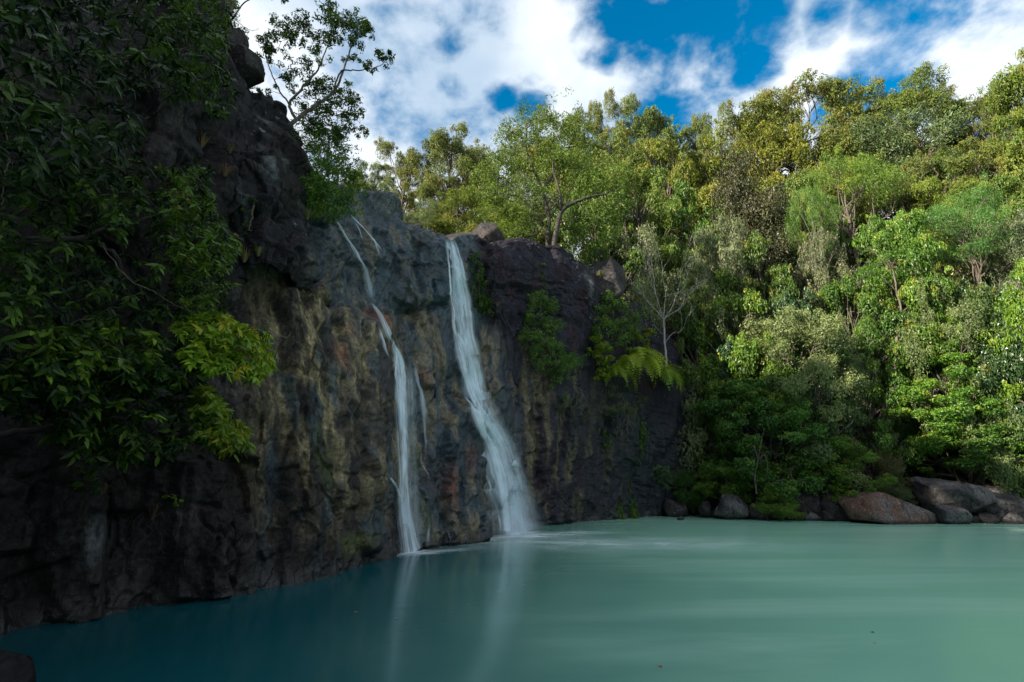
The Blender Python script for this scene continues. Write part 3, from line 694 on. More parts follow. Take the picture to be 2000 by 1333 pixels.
for i in range(2):
    PR['shore%d' % i] = proto('shore%d' % i, 190+i, 8, 8.2, .24, 92, .58, 240, (.20, .10), M['green'], M['bark_dark'], .5, .55, 'dome', .5, 2)
PR['drape0'] = proto('drape0', 200, 12, 5.0, .03, 60, .85, 460, (.20, .10), M['grey'], M['bark_dark'], .1, 1.1, 'cone', 1.2, 1)
PR['feather0'] = proto('feather0', 210, 9, 6.8, .30, 40, .74, 650, (.16, .035), M['green'], M['bark'], .5, .5, 'umbrella', .6, 3)
PR['bush0'] = proto('bush0', 220, 2.4, 2.8, .05, 26, .42, 260, (.13, .05), M['green'], M['bark'], .4, .8, 'dome', .2, 2)
PR['bush1'] = proto('bush1', 221, 2.4, 2.8, .05, 26, .42, 300, (.14, .028), M['grey'], M['bark'], .4, .8, 'dome', .2, 2)
PR['bush2'] = proto('bush2', 222, 2.4, 2.8, .05, 22, .42, 200, (.17, .08), M['lime'], M['bark'], .4, .8, 'dome', .2, 2)

used_names = {}
def plant(kind, loc, h, wdt, label, name='forest_tree', cat='tree', tint=(1, 1, 1), group=None, rz=None, tilt=0.0):
    p = PR[kind]
    rz = random.random()*6.283 if rz is None else rz
    e = empty(name, loc, rz, (wdt/p['W'], wdt/p['W'], h/p['H']))
    e.rotation_euler[1] = tilt
    tag(e, label, cat, group)
    add('trunk', p['wood'], None, e)
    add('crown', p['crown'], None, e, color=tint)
    return e
def tree_px(kind, u, vtop, Y, wpx, label, base=None, hmin=3.0, **kw):
    """a tree whose top shows at photo pixel (u, vtop) at distance Y, standing on the ground there; crown wpx photo pixels wide"""
    top = at(u, vtop, Y); g = gh(top[0], top[1]) if base is None else base
    h = max(top[2]-g, hmin); d = ray(u, vtop); wdt = wpx*Y/d[1]/F
    return plant(kind, (top[0], top[1], g-.15), h*1.02, wdt, label, **kw)

FG = 'trees of the forested hillside'
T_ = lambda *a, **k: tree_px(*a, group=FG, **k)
# skyline, from the left to the right
T_('gum0', 728, 318, 36, 95, 'hazy thin gum tree on the skyline just right of the cliff crag', tint=(1.0, 1.05, 1.0))
T_('gum1', 800, 285, 42, 120, 'pale olive skyline tree, leftmost of the trees behind the waterfall lip')
T_('gum2', 868, 250, 40, 130, 'slender tree with a tuft top above the dark boulder of the waterfall lip')
T_('olive0', 925, 285, 44, 150, 'broad olive tree left of the twin-trunked clifftop tree')
T_('gum0', 1130, 225, 52, 130, 'thin skyline tree peeping over the twin-trunked clifftop tree')
T_('gum1', 1185, 205, 50, 90, 'narrow skyline tree with bare twigs at its top')
T_('gum2', 1252, 192, 52, 130, 'skyline tree with stacked tufts below the blue gap in the clouds')
T_('gum0', 1330, 258, 54, 130, 'low flat crowned skyline tree in the dip of the ridge')
T_('gum1', 1395, 232, 52, 110, 'small pointed skyline tree right of the dip in the ridge')
T_('gum2', 1465, 205, 52, 130, 'skyline tree at the left shoulder of the tall broad gum')
T_('gum0', 1552, 176, 50, 240, 'tall broad gum tree, highest on the middle of the ridge')
T_('gum1', 1640, 205, 53, 150, 'gum tree behind the right shoulder of the tallest ridge tree')
T_('gum2', 1738, 176, 52, 190, 'open crowned gum tree with flat tufts right of the ridge top')
T_('gum0', 1845, 222, 54, 170, 'thin brownish gum in the sky notch near the right edge', tint=(.95, .82, .9))
T_('gum1', 1925, 170, 46, 130, 'slim dark tuft-topped tree beside the big right-edge gum', tint=(.8, .85, .9))
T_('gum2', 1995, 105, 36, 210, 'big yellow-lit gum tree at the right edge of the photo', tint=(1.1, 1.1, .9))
T_('olive1', 2075, 60, 34, 200, 'gum whose branch tip reaches in at the upper right corner')
T_('olive0', 1045, 250, 46, 190, 'olive tree filling in behind the twin-trunked clifftop tree')
T_('olive1', 1090, 300, 40, 170, 'green-olive tree behind the right limbs of the clifftop tree', tint=(.9, 1.05, .8))
T_('grey0', 1025, 345, 37, 170, 'pale scrub tree behind the left limbs of the clifftop tree')
# second row
T_('olive1', 960, 330, 38, 150, 'rounded green-olive tree behind the dark boulder on the lip', tint=(.9, 1.1, .9))
T_('olive0', 1210, 275, 46, 170, 'olive tree on the upper slope right of the clifftop tree')
T_('olive1', 1300, 268, 46, 190, 'yellow-olive billowing tree below the dip of the ridge', tint=(1.15, 1.15, .8))
T_('olive0', 1400, 275, 46, 190, 'yellow-olive tree below the small pointed skyline tree', tint=(1.1, 1.1, .8))
T_('olive1', 1500, 245, 46, 200, 'wide golden-olive tree under the tall broad gum', tint=(1.15, 1.1, .75))
T_('olive0', 1610, 250, 45, 190, 'grey-olive tree in the second row under the ridge top')
T_('grey1', 1720, 228, 44, 260, 'large grey-green domed tree below the flat tufted gum', tint=(.85, .9, .7))
T_('olive0', 1820, 300, 44, 160, 'dark olive tree left of the tangled branches', tint=(.75, .8, .7))
T_('gum0', 1905, 290, 40, 200, 'flat topped gum with tangled dark branches showing sky between')
# third row
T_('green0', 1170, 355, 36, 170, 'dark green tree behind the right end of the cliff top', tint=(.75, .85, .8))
T_('olive1', 1240, 330, 38, 190, 'olive tree on the slope above the bare white tree', tint=(.95, 1.05, .8))
T_('green1', 1330, 345, 38, 180, 'green-olive tree left of the dark vine-draped tree', tint=(1.0, 1.0, .8))
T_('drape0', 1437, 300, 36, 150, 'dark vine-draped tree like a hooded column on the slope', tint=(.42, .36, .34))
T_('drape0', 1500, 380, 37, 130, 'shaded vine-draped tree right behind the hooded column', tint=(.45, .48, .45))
T_('green2', 1560, 350, 40, 170, 'olive-green tree right of the vine-draped trees', tint=(.9, .9, .8))
T_('feather0', 1645, 318, 37, 200, 'lime topped feathery tree in the middle of the slope', tint=(1.15, 1.15, .8))
T_('olive0', 1755, 330, 38, 170, 'brownish olive tree left of the sky-lit tangled branches', tint=(.8, .75, .8))
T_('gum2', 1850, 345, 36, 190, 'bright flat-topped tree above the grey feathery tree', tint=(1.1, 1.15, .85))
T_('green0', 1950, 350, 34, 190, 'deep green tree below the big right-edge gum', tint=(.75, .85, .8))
# fourth row
T_('grey0', 1260, 450, 34, 200, 'pale grey-green tree behind the bare white tree')
T_('grey1', 1385, 440, 33, 150, 'silvery leaved tree at the foot of the hooded column')
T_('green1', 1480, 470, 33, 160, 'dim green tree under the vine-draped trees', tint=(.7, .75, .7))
T_('feather0', 1570, 370, 34, 100, 'small lime tufted tree left of the round-headed green tree', tint=(1.1, 1.1, .8))
T_('grey0', 1595, 460, 32.5, 140, 'dull pinkish-grey leaved tree left of the round-headed green tree', tint=(1.0, .88, .95))
T_('green2', 1715, 425, 31.5, 180, 'round-headed bright green tree high above the round shore bush', tint=(1.15, 1.15, .85))
T_('feather0', 1870, 388, 31, 180, 'blue-grey feathery tree near the right edge', tint=(.85, 1.05, 1.2))
T_('grey1', 1985, 420, 30, 140, 'greyish bare-twigged tree cut by the right edge', tint=(1.0, .95, 1.0))
# fifth row
T_('green0', 1340, 545, 33, 110, 'dark tree beside the bare white tree', tint=(.7, .75, .75))
T_('green1', 1440, 520, 31.5, 180, 'fresh green spreading tree right of the bare white tree', tint=(1.05, 1.15, .8))
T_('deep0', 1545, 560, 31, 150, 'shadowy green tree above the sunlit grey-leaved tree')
T_('green2', 1640, 545, 30.5, 150, 'olive leaved tree behind the slim pale trunk', tint=(.95, .95, .8))
T_('green0', 1760, 540, 31, 170, 'mottled green tree behind the sunlit grey-green dome', tint=(.9, .95, .8))
T_('grey0', 1810, 545, 29, 160, 'grey-green domed tree in sun right of the slim trunk', tint=(.85, 1.0, .7))
T_('green1', 1960, 520, 27.5, 190, 'glossy bright leaved tree reaching in from the right edge', tint=(1.2, 1.25, .8))
T_('deep1', 1900, 560, 29, 160, 'dark green tree behind the glossy right-edge tree')
# sixth row and the bank
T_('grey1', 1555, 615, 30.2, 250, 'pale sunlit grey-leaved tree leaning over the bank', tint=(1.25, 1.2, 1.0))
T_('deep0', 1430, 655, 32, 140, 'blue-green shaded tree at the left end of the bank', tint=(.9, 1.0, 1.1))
T_('shore0', 1480, 735, 30.0, 240, 'large green shore tree dipping to the water beside the cliff', tint=(.70, .95, .85))
T_('grey0', 1640, 655, 31, 140, 'light green tree above the round shore bush', tint=(.85, 1.0, .75))
T_('shore1', 1790, 690, 30.2, 250, 'wide layered green tree above the boulders', tint=(1.0, 1.15, .75))
T_('deep1', 1690, 720, 32, 170, 'dark tree in the hollow between the shore bush and the boulders')
T_('shore0', 1635, 850, 28.6, 150, 'round bright green bush hanging over the shore rocks', name='shore_bush', cat='bush', hmin=2.5, tint=(1.0, 1.1, .7))
T_('shore1', 1860, 775, 29.6, 230, 'grey-green drooping tree right above the big boulders', tint=(.62, .85, .75))
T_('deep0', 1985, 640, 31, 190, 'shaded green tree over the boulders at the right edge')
T_('deep1', 1930, 720, 31.5, 180, 'dark leafy tree behind the right-edge boulders')
# ------------------------------------------------------------------ waterfalls
def ribbon(name, path, mat, parent, off=0.12, bulge=0.12, na=9, step=0.14, dens=1.0, top_fade=.3, bot_fade=0.0, seed=0, keep=None):
    """a sheet of falling water following the wall; path of (u, v, width) in photo pixels read off the rock"""
    path = np.array(path, float); seg = np.hypot(*np.diff(path[:, :2], axis=0).T); s = np.concatenate([[0], np.cumsum(seg)])
    n = max(8, int(s[-1]/6)); q = np.linspace(0, s[-1], n)
    uu, vv, ww = (np.interp(q, s, path[:, k]) for k in range(3))
    k3 = np.array([.25, .5, .25])
    for _ in range(2):
        for a_ in (uu, vv, ww): a_[1:-1] = np.convolve(a_, k3, 'valid')
    jr = np.random.default_rng(900+seed); jn = np.cumsum(jr.normal(0, .5, n)); jn -= np.linspace(jn[0], jn[-1], n); uu = uu+np.clip(jn, -4, 4)*min(1.0, 14/ww.mean()); ww = ww*np.clip(1+.5*np.interp(np.arange(n), np.arange(0, n+6, 6), jr.normal(0, .6, len(np.arange(0, n+6, 6)))), .55, 1.6)**(1 if ww.mean() < 20 else .3)
    Yh = []
    for u, v in zip(uu, vv):
        best = 1e9
        for du in (-5, 0, 5):
            h_ = hit(u+du, v)
            if h_ is not None: best = min(best, h_[1])
        Yh.append(best)
    Yh = np.array(Yh)
    if (Yh > 1e8).any():
        ok = Yh < 1e8; Yh = np.interp(np.arange(n), np.arange(n)[ok], Yh[ok])
    # water keeps to a smooth line in front of the bumps
    Ys = Yh.copy()
    for _ in range(10): Ys[1:-1] = np.minimum(np.convolve(Ys, k3, 'valid'), Yh[1:-1])
    Ys -= off
    C3 = np.array([at(u, v, Y) for u, v, Y in zip(uu, vv, Ys)])
    Tn = np.gradient(C3, axis=0); Tn /= np.linalg.norm(Tn, axis=1)[:, None]
    out_ = np.array([0.75, -0.66, 0.05])
    S = np.cross(Tn, out_); S /= np.linalg.norm(S, axis=1)[:, None]; S *= np.sign(S[:, :1]+1e-9)
    # real width of the sheet from its apparent width
    vis = np.sqrt(np.clip(S[:, 0]**2+S[:, 2]**2, .25, 1)); Wd = ww*Ys/F/vis
    a = np.linspace(-.5, .5, na)
    V = C3[:, None, :] + S[:, None, :]*(a[None, :]*Wd[:, None])[:, :, None] + out_*((.25-a[None, :]**2)*4*bulge*np.minimum(Wd, .8)[:, None])[:, :, None]
    me = mesh_np(name, V.reshape(-1, 3), grid_faces(n, na), True)
    ln = np.concatenate([[0], np.cumsum(np.linalg.norm(np.diff(C3, axis=0), axis=1))])
    uvl = me.uv_layers.new(name='UVMap')
    Uv = np.stack([np.tile(a+.5, n), np.repeat(ln+seed*7.7, na)], 1)
    li = np.empty(len(me.loops), dtype=np.int32); me.loops.foreach_get('vertex_index', li)
    uvl.data.foreach_set('uv', Uv[li].astype(np.float32).ravel())
    d = np.clip(ln/max(top_fade, 1e-3), 0, 1) if top_fade else np.ones(n)
    if bot_fade: d = d*np.clip((ln[-1]-ln)/bot_fade, 0, 1)
    fattr(me, 'dens', np.repeat(d*dens, na))
    return add(name, me, mat, parent)

mf = empty('waterfall', hit(1003, 1035)*np.array([1, 1, 0]))
tag(mf, 'tall main waterfall pouring from the lip into a white fan at the pool', 'waterfall')
mf_loc = np.array(mf.location)
def kid(ob, par):
    ob.matrix_parent_inverse = Matrix.Translation(-Vector(par.location)); return ob
upper = [(877, 464, 22), (884, 490, 36), (892, 530, 46), (898, 580, 50), (905, 630, 50), (912, 680, 50), (922, 730, 54), (932, 785, 62)]
low_p = [(922, 760, 40), (936, 795, 58), (952, 835, 70), (972, 890, 86), (986, 950, 92), (994, 1000, 92), (1000, 1044, 96)]
kid(ribbon('water_sheet', upper, M['fall'], mf, .10, dens=.85, seed=1, top_fade=.5), mf)
kid(ribbon('water_sheet', upper, M['veil'], mf, .26, dens=.9, seed=2, top_fade=.6), mf)
kid(ribbon('water_sheet', low_p, M['fall'], mf, .14, dens=.80, seed=3, top_fade=.9), mf)
kid(ribbon('water_sheet', [(985, 930, 60), (996, 980, 120), (1004, 1046, 170)], M['veil'], mf, .55, .2, dens=1.0, seed=5, top_fade=1.5), mf)
kid(ribbon('water_sheet', [(u+8, v, wd*1.15) for u, v, wd in low_p], M['veil'], mf, .34, .2, dens=1.0, seed=4, top_fade=.9), mf)
for i, (pth, dn) in enumerate((
        ([(873, 470, 9), (878, 560, 9), (884, 640, 12), (899, 700, 18), (915, 755, 18), (930, 800, 18)], .9),
        ([(884, 475, 12), (893, 540, 14), (900, 600, 12), (906, 650, 14), (912, 690, 14)], .8),
        ([(908, 776, 10), (930, 806, 24), (944, 846, 26), (960, 880, 28), (977, 930, 28), (985, 985, 24), (988, 1042, 26)], 1.0),
        ([(892, 648, 14), (905, 672, 18), (917, 705, 18), (925, 745, 20), (932, 780, 20)], .8),
        ([(944, 820, 26), (968, 850, 28), (988, 905, 26), (1000, 960, 26), (1006, 1040, 30)], .7),
        ([(955, 930, 4), (957, 950, 5), (957, 970, 4)], .8), ([(972, 1000, 5), (976, 1020, 6), (978, 1044, 8)], .7))):
    kid(ribbon('water_strand', pth, M['strand'], mf, .30 if i < 5 else .1, dens=dn, seed=10+i, top_fade=.25, bot_fade=.5 if i != 2 else .1), mf)

lf = empty('waterfall', hit(800, 1070)*np.array([1, 1, 0]))
tag(lf, 'thin broken waterfall left of the main fall, sliding over rust-stained rock', 'waterfall')
left_main = [(726, 592, 10), (742, 615, 12), (757, 645, 15), (768, 675, 20), (778, 705, 28), (782, 740, 26), (783, 780, 24), (785, 830, 26), (787, 880, 22), (788, 940, 20), (790, 1000, 24), (797, 1050, 32), (803, 1079, 40)]
kid(ribbon('water_sheet', left_main, M['fall'], lf, .08, dens=.85, seed=20), lf)
kid(ribbon('water_sheet', [(u+10, v, wd*1.8) for u, v, wd in left_main[4:]], M['veil'], lf, .05, dens=.9, seed=21, top_fade=.8), lf)
for i, (pth, dn) in enumerate((
        ([(655, 428, 7), (672, 455, 11), (690, 480, 14), (705, 510, 12), (717, 528, 10)], .75), ([(706, 510, 8), (715, 530, 12), (720, 560, 14), (727, 594, 14)], .3), ([(668, 450, 4), (684, 478, 5), (698, 505, 4)], .7),
        ([(681, 417, 6), (700, 435, 7), (715, 450, 7), (735, 475, 7), (746, 492, 4)], .8),
        ([(690, 428, 4), (703, 450, 5), (710, 475, 4)], .6), ([(728, 465, 4), (740, 490, 4), (744, 510, 3)], .5),
        ([(740, 640, 5), (747, 662, 8), (753, 685, 6), (760, 700, 5)], .9),
        ([(757, 648, 6), (774, 690, 9), (772, 725, 9), (776, 765, 9), (783, 800, 12), (785, 850, 10)], 1.0),
        ([(764, 660, 6), (785, 705, 9), (792, 745, 8), (786, 785, 8), (788, 850, 9), (789, 930, 8)], .9),
        ([(760, 932, 6), (772, 945, 10), (782, 965, 10), (788, 1000, 12), (793, 1040, 12)], .9))):
    kid(ribbon('water_strand', pth, M['strand'], lf, .10, dens=dn, seed=30+i, top_fade=.25, bot_fade=.5), lf)
sf = empty('waterfall', hit(830, 1060)*np.array([1, 1, 0]))
tag(sf, 'small trickle between the two waterfalls, falling off a reddish knob', 'waterfall')
for i, (pth, dn) in enumerate((
        ([(811, 712, 5), (815, 735, 8), (819, 755, 7), (826, 785, 16), (832, 830, 12)], .8), ([(826, 800, 8), (829, 850, 6), (830, 900, 8)], .35),
        ([(820, 895, 4), (824, 910, 5), (836, 925, 5), (838, 940, 4)], .6),
        ([(840, 1022, 5), (836, 1045, 7), (834, 1070, 9)], .8), ([(872, 1030, 3), (878, 1048, 4), (882, 1062, 4)], .6))):
    kid(ribbon('water_strand', pth, M['strand'], sf, .09, dens=dn*.8, seed=50+i, top_fade=.3, bot_fade=.7), sf)

def foam(label, u, v, ru, rv, rot, dens):
    c = on_water(u, v); nr, na = 14, 40
    r_ = np.linspace(0, 1, nr); a = np.linspace(0, 2*np.pi, na, endpoint=False)
    X = np.outer(r_, np.cos(a))*ru; Y = np.outer(r_, np.sin(a))*rv
    V = np.stack([X*np.cos(rot)-Y*np.sin(rot), X*np.sin(rot)+Y*np.cos(rot), X*0], 2).reshape(-1, 3)
    i = np.arange(nr-1)[:, None]*na; j = np.arange(na)[None]; jn = (j+1) % na
    me = mesh_np('foam', V, np.stack([i+j, i+na+j, i+na+jn, i+jn], 2).reshape(-1, 4), True)
    fattr(me, 'dens', np.repeat(np.clip(1-r_, 0, 1)**1.6, na)*dens)
    ob = add('foam', me, M['foam'], None, (c[0], c[1], .006)); tag(ob, label, 'foam')
    return ob
foam('white foam fanning over the pool at the foot of the main waterfall', 1035, 1047, 5.0, 1.3, .45, 1.25)
o_ = foam('pale wash drifting away from the main waterfall across the pool', 1170, 1062, 10, 3.0, -.10, .55); o_.location.z = .010
foam('narrow foam line at the foot of the thin left waterfall', 835, 1080, 2.2, .55, .62, 1.1)

o_ = foam('bright churned foam right under the main waterfall', 1000, 1043, 2.0, .75, .55, 2.2); o_.location.z = .014
o_ = foam('small churned foam right under the thin left waterfall', 806, 1079, .95, .4, .6, 2.0); o_.location.z = .010

# ------------------------------------------------------------------ boulders of the shore
def ico(n):
    import bmesh
    bm = bmesh.new(); bmesh.ops.create_icosphere(bm, subdivisions=n, radius=1.0)
    V = np.array([v.co[:] for v in bm.verts]); Fc = np.array([[v.index for v in f.verts] for f in bm.faces]); bm.free(); return V, Fc
ICO5 = ico(5); ICO4 = ico(4)
def boulder_mesh(name, R_, seed, sub=4, cuts=9, tight=.72, rough=.075):
    r = np.random.default_rng(seed); V0, Fc = ICO5 if sub == 5 else ICO4
    V = V0.copy(); V = V*(1+.10*fbm(V*1.2+seed*3.1, 2, seed)[:, None])
    for k in range(cuts):
        n_ = r.normal(size=3); n_[2] *= .8; n_ /= np.linalg.norm(n_); d = r.uniform(tight, .94)
        ex = np.maximum(V@n_-d, 0); V = V - n_*(ex*.985)[:, None]
    V = V*np.asarray(R_)
    nr = V/np.linalg.norm(V, axis=1)[:, None]; s_ = min(R_)
    V = V + nr*(rough*s_*fbm(V/s_*2.0+seed, 4, seed+5, .6) + .02*s_*fbm(V/s_*8, 2, seed+6))[:, None]
    return mesh_np(name, V, Fc, True)
def boulder(label, u0, v0, u1, v1, Y, mat='boulder', seed=0, depth=.8, tilt=0.0, rz=0.0, sub=4, tight=.6, sink=.25):
    c = at((u0+u1)/2, (v0+v1)/2, Y); k = Y/ray((u0+u1)/2, (v0+v1)/2)[1]/F
    a = (u1-u0)/2*k; b = (v1-v0)/2*k*(1+sink)
    me = boulder_mesh('boulder', (a*1.04, max(a, b)*depth, b*1.04), seed, sub, 15, tight*.88)
    ob = add('boulder', me, M[mat], None, (c[0], c[1], c[2]-b*sink*.8)); ob.rotation_euler = (0, tilt, rz)
    return tag(ob, label, 'boulder', 'boulders along the shore')
boulder('large reddish slab boulder lying at the water edge, white flecks on its left', 1648, 962, 1822, 1030, 26.8, 'red_boulder', 3, .8, .10, 0, 5, .62)
boulder('small pointed grey boulder at the water between red slab and overhang', 1818, 988, 1892, 1032, 26.0, 'boulder', 5, .8, .05, .2, 5, .62)
boulder('long grey boulder with a dark overhang behind the small pointed one', 1778, 930, 1925, 1000, 28.0, 'boulder', 8, .9, .20, 0, 5, .66)
boulder('low ramp boulder sloping into the water at the right edge', 1890, 965, 2030, 1026, 27.4, 'boulder', 9, .8, .18, 0, 5, .66)
boulder('angular grey boulder perched above the ramp at the right edge', 1905, 945, 1995, 995, 28.6, 'boulder', 12, .9, .05, 0, 4, .6)
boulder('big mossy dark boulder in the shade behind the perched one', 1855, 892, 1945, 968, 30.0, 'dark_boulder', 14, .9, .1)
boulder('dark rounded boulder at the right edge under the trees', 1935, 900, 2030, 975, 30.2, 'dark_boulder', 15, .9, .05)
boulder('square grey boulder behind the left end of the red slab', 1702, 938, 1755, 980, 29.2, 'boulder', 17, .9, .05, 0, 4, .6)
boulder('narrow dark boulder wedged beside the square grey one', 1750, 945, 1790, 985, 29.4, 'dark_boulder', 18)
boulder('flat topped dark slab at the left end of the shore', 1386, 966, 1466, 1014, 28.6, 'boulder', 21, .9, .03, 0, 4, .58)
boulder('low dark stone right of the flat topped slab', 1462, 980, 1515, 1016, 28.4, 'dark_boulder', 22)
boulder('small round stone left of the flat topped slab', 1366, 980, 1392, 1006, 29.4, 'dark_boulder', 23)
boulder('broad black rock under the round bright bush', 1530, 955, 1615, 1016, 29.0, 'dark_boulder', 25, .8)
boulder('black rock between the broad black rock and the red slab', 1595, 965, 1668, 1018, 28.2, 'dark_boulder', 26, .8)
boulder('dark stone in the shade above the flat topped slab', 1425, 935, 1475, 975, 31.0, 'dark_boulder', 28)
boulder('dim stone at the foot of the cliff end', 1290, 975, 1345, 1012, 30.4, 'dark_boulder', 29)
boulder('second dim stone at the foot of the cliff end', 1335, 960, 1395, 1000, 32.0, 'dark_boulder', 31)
boulder('tiny pale stone poking out of the pool before the cliff end', 1321, 1009, 1338, 1018, 28.0, 'boulder', 33, .8)
boulder('black corner rock in the near water at lower left', -130, 1262, 45, 1400, 5.6, 'black_rock', 35, .8, .1)
rr_ = np.random.default_rng(77)
RUB = ['low wet stone at the waterline', 'angular stone half sunk at the waterline', 'flat wedge of rock at the waterline']
rub = [(1348, 30.6, 26, 16), (1375, 30.0, 30, 20), (1402, 29.4, 36, 18), (1448, 28.7, 34, 20), (1486, 28.3, 40, 22), (1520, 28.2, 34, 26), (1552, 28.0, 46, 22), (1584, 27.8, 40, 28), (1618, 27.6, 44, 24), (1645, 27.5, 34, 26), (1700, 29.0, 40, 30), (1735, 29.4, 44, 36), (1775, 28.6, 44, 40), (1830, 29.3, 50, 40), (1900, 26.4, 40, 18), (1935, 26.2, 50, 22), (1975, 26.0, 46, 26)]
where = ['nearest the cliff end', 'second from the cliff end', 'left of the flat topped slab', 'before the flat topped slab', 'right of the flat topped slab', 'under the small shore shrub', 'under the round bright bush', 'right under the round bright bush', 'before the black rock', 'touching the left end of the red slab', 'behind the red slab', 'between red slab and square boulder', 'left under the long boulder', 'behind the long boulder', 'right of the small pointed boulder', 'before the ramp boulder', 'last at the right edge']
for i, (u, Y, w_, h_) in enumerate(rub):
    c = np.array([0, Y, 0.0]); d0 = np.array([0, Y, -CAMZ]); vv0 = 666.5-F*((-d0[1]*SP+d0[2]*CP)/(d0[1]*CP+d0[2]*SP))
    up_ = 0 if Y < 28.5 else (Y-28.5)*9
    boulder(RUB[i % 3]+', '+where[i], u-w_/2, vv0-h_*.8-up_, u+w_/2, vv0+h_*.2-up_, Y, ('dark_boulder', 'boulder', 'dark_boulder')[i % 3], 200+i, .9, rr_.normal(0, .2), rr_.uniform(0, 6), 4, .45, .3)
# rocks on the crest of the cliff
def crest_rock(label, *a, **k): return tag(boulder(label, *a, **k), label, 'boulder', 'rocks on the cliff crest')
crest_rock('large smooth grey boulder on the crest above the thin waterfall', 668, 366, 790, 460, 19.2, 'slab', 41, .9, .36, 0, 5, .62)
crest_rock('jagged black rock standing behind the main waterfall lip', 895, 424, 985, 500, 25.0, 'dark_boulder', 42, .8, -.35, 0, 5, .45)
crest_rock('low dark rock right beside the main waterfall lip', 845, 450, 945, 500, 24.2, 'dark_boulder', 43, .9, .1, 0, 5, .5)
crest_rock('rough lichen-spotted crag at the right end of the cliff top', 1085, 485, 1235, 640, 28.6, 'dark_boulder', 44, .9, .55, 0, 5, .5)
crest_rock('overhanging dark knob on the crag near the upper left', 432, 95, 508, 175, 13.2, 'dark_boulder', 45, .9, .5, 0, 5, .5)
crest_rock('rounded dark block above the overhanging knob on the crag', 425, 50, 478, 125, 13.6, 'dark_boulder', 46, .9, .3, 0, 5, .5)

# ------------------------------------------------------------------ plants with a shape of their own
def custom(name, label, cat, limbs, clumps, leafmat, bark, leaf=(.12, .045), up=.3, droop=.5, shell=.15, seed=1, group=None, flat=.8, twig=True, tint=(1, 1, 1), twr=.006):
    """limbs: (points (u, v, Y), r0, r1); clumps: (u, v, Y, radius_m, leaves)"""
    r = np.random.default_rng(seed)
    b0 = at(*limbs[0][0][0]); e = empty(name, b0); tag(e, label, cat, group)
    wood = Acc(); pts = []
    for (pp, r0, r1) in limbs:
        P = smooth_line([at(*p)-b0 for p in pp], 5*len(pp), .012, r); tube(wood, P, np.linspace(r0, r1, len(P)), 7); pts.append(P)
    allp = np.concatenate(pts); parts = []; tones = []
    for (u, v, Y, R_, n) in clumps:
        c = at(u, v, Y)-b0
        d_ = np.linalg.norm(allp-c, axis=1); src = allp[int(np.argmin(d_+.6*np.maximum(allp[:, 2]-c[2], 0)))]
        if twig:
            tube(wood, limb(src, c, r, 0, 6), np.linspace(twr*1.8, twr*.7, 6), 4)
        nsub = max(2, int(n/26))
        for k in range(nsub):
            s = c+r.normal(0, .48, 3)*R_*np.array([1, 1, flat])
            if twig and k < 9: tube(wood, limb(c, s, r, 0, 4), np.linspace(twr*.7, twr*.35, 4), 3)
            parts.append(leaf_cloud(s, np.array([1, 1, flat])*R_*.38, max(4, int(n/nsub)), r, up, shell, 1, droop, *leaf)); tones.append(r.normal(.45, .2))
    add('trunk', wood.mesh('trunk'), bark, e)
    if parts: add('crown', foliage_mesh('crown', parts, r, tones), leafmat, e, color=tint)
    return e

custom('clifftop_tree', 'spreading twin-trunked tree with dark limbs on the cliff top right of the falls', 'tree',
    [([(1068, 505, 26.6), (1070, 470, 26.6), (1072, 425, 26.7), (1060, 375, 26.8), (1042, 330, 26.9), (1028, 290, 27), (1030, 250, 27)], .16, .03),
     ([(1080, 500, 26.2), (1086, 455, 26.2), (1096, 415, 26.3), (1118, 398, 26.2), (1150, 385, 26), (1180, 380, 26), (1205, 368, 26)], .17, .03),
     ([(1062, 440, 26.7), (1035, 405, 26.3), (1010, 385, 26), (975, 378, 25.8)], .08, .02),
     ([(1060, 375, 26.8), (1085, 330, 27.3), (1110, 290, 27.6), (1125, 265, 27.8)], .09, .02),
     ([(1096, 415, 26.3), (1092, 370, 26), (1080, 330, 26), (1085, 290, 26)], .08, .02),
     ([(1042, 330, 26.9), (1010, 300, 26.7), (985, 270, 26.5)], .06, .02)],
    [(u, v, Y, 1.15, 820) for (u, v, Y) in ((1000, 262, 26.5), (1035, 235, 27), (1075, 232, 27.2), (1110, 255, 27.6), (1138, 285, 27.5), (985, 300, 26.2), (960, 335, 26), (1010, 330, 26.4), (1060, 290, 26.5), (1095, 310, 26.2),
        (1140, 330, 27), (1165, 360, 26.2), (1200, 350, 26), (955, 385, 25.8), (985, 415, 26), (1030, 370, 25.8), (1120, 365, 26.8), (1015, 445, 26.5), (985, 455, 27), (1150, 430, 27), (1190, 410, 26.8), (1175, 455, 27.4), (1040, 420, 27.6), (1120, 450, 27.8))],
    M['gum'], M['bark_dark'], (.21, .055), .3, .8, .15, 61, twr=.02, tint=(.95, 1.1, .9))
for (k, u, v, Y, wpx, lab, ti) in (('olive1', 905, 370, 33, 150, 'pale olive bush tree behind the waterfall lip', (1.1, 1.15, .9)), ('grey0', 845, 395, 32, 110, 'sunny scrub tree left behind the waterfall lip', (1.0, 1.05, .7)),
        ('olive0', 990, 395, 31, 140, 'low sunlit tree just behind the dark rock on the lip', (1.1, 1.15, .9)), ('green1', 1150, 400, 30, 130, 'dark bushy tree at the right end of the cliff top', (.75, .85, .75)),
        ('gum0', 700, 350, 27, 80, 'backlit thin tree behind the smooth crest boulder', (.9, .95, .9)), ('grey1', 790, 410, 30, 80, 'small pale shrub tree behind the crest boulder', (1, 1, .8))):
    tree_px(k, u, v, Y, wpx, lab, group='trees on the clifftop plateau', hmin=2.5, tint=ti)

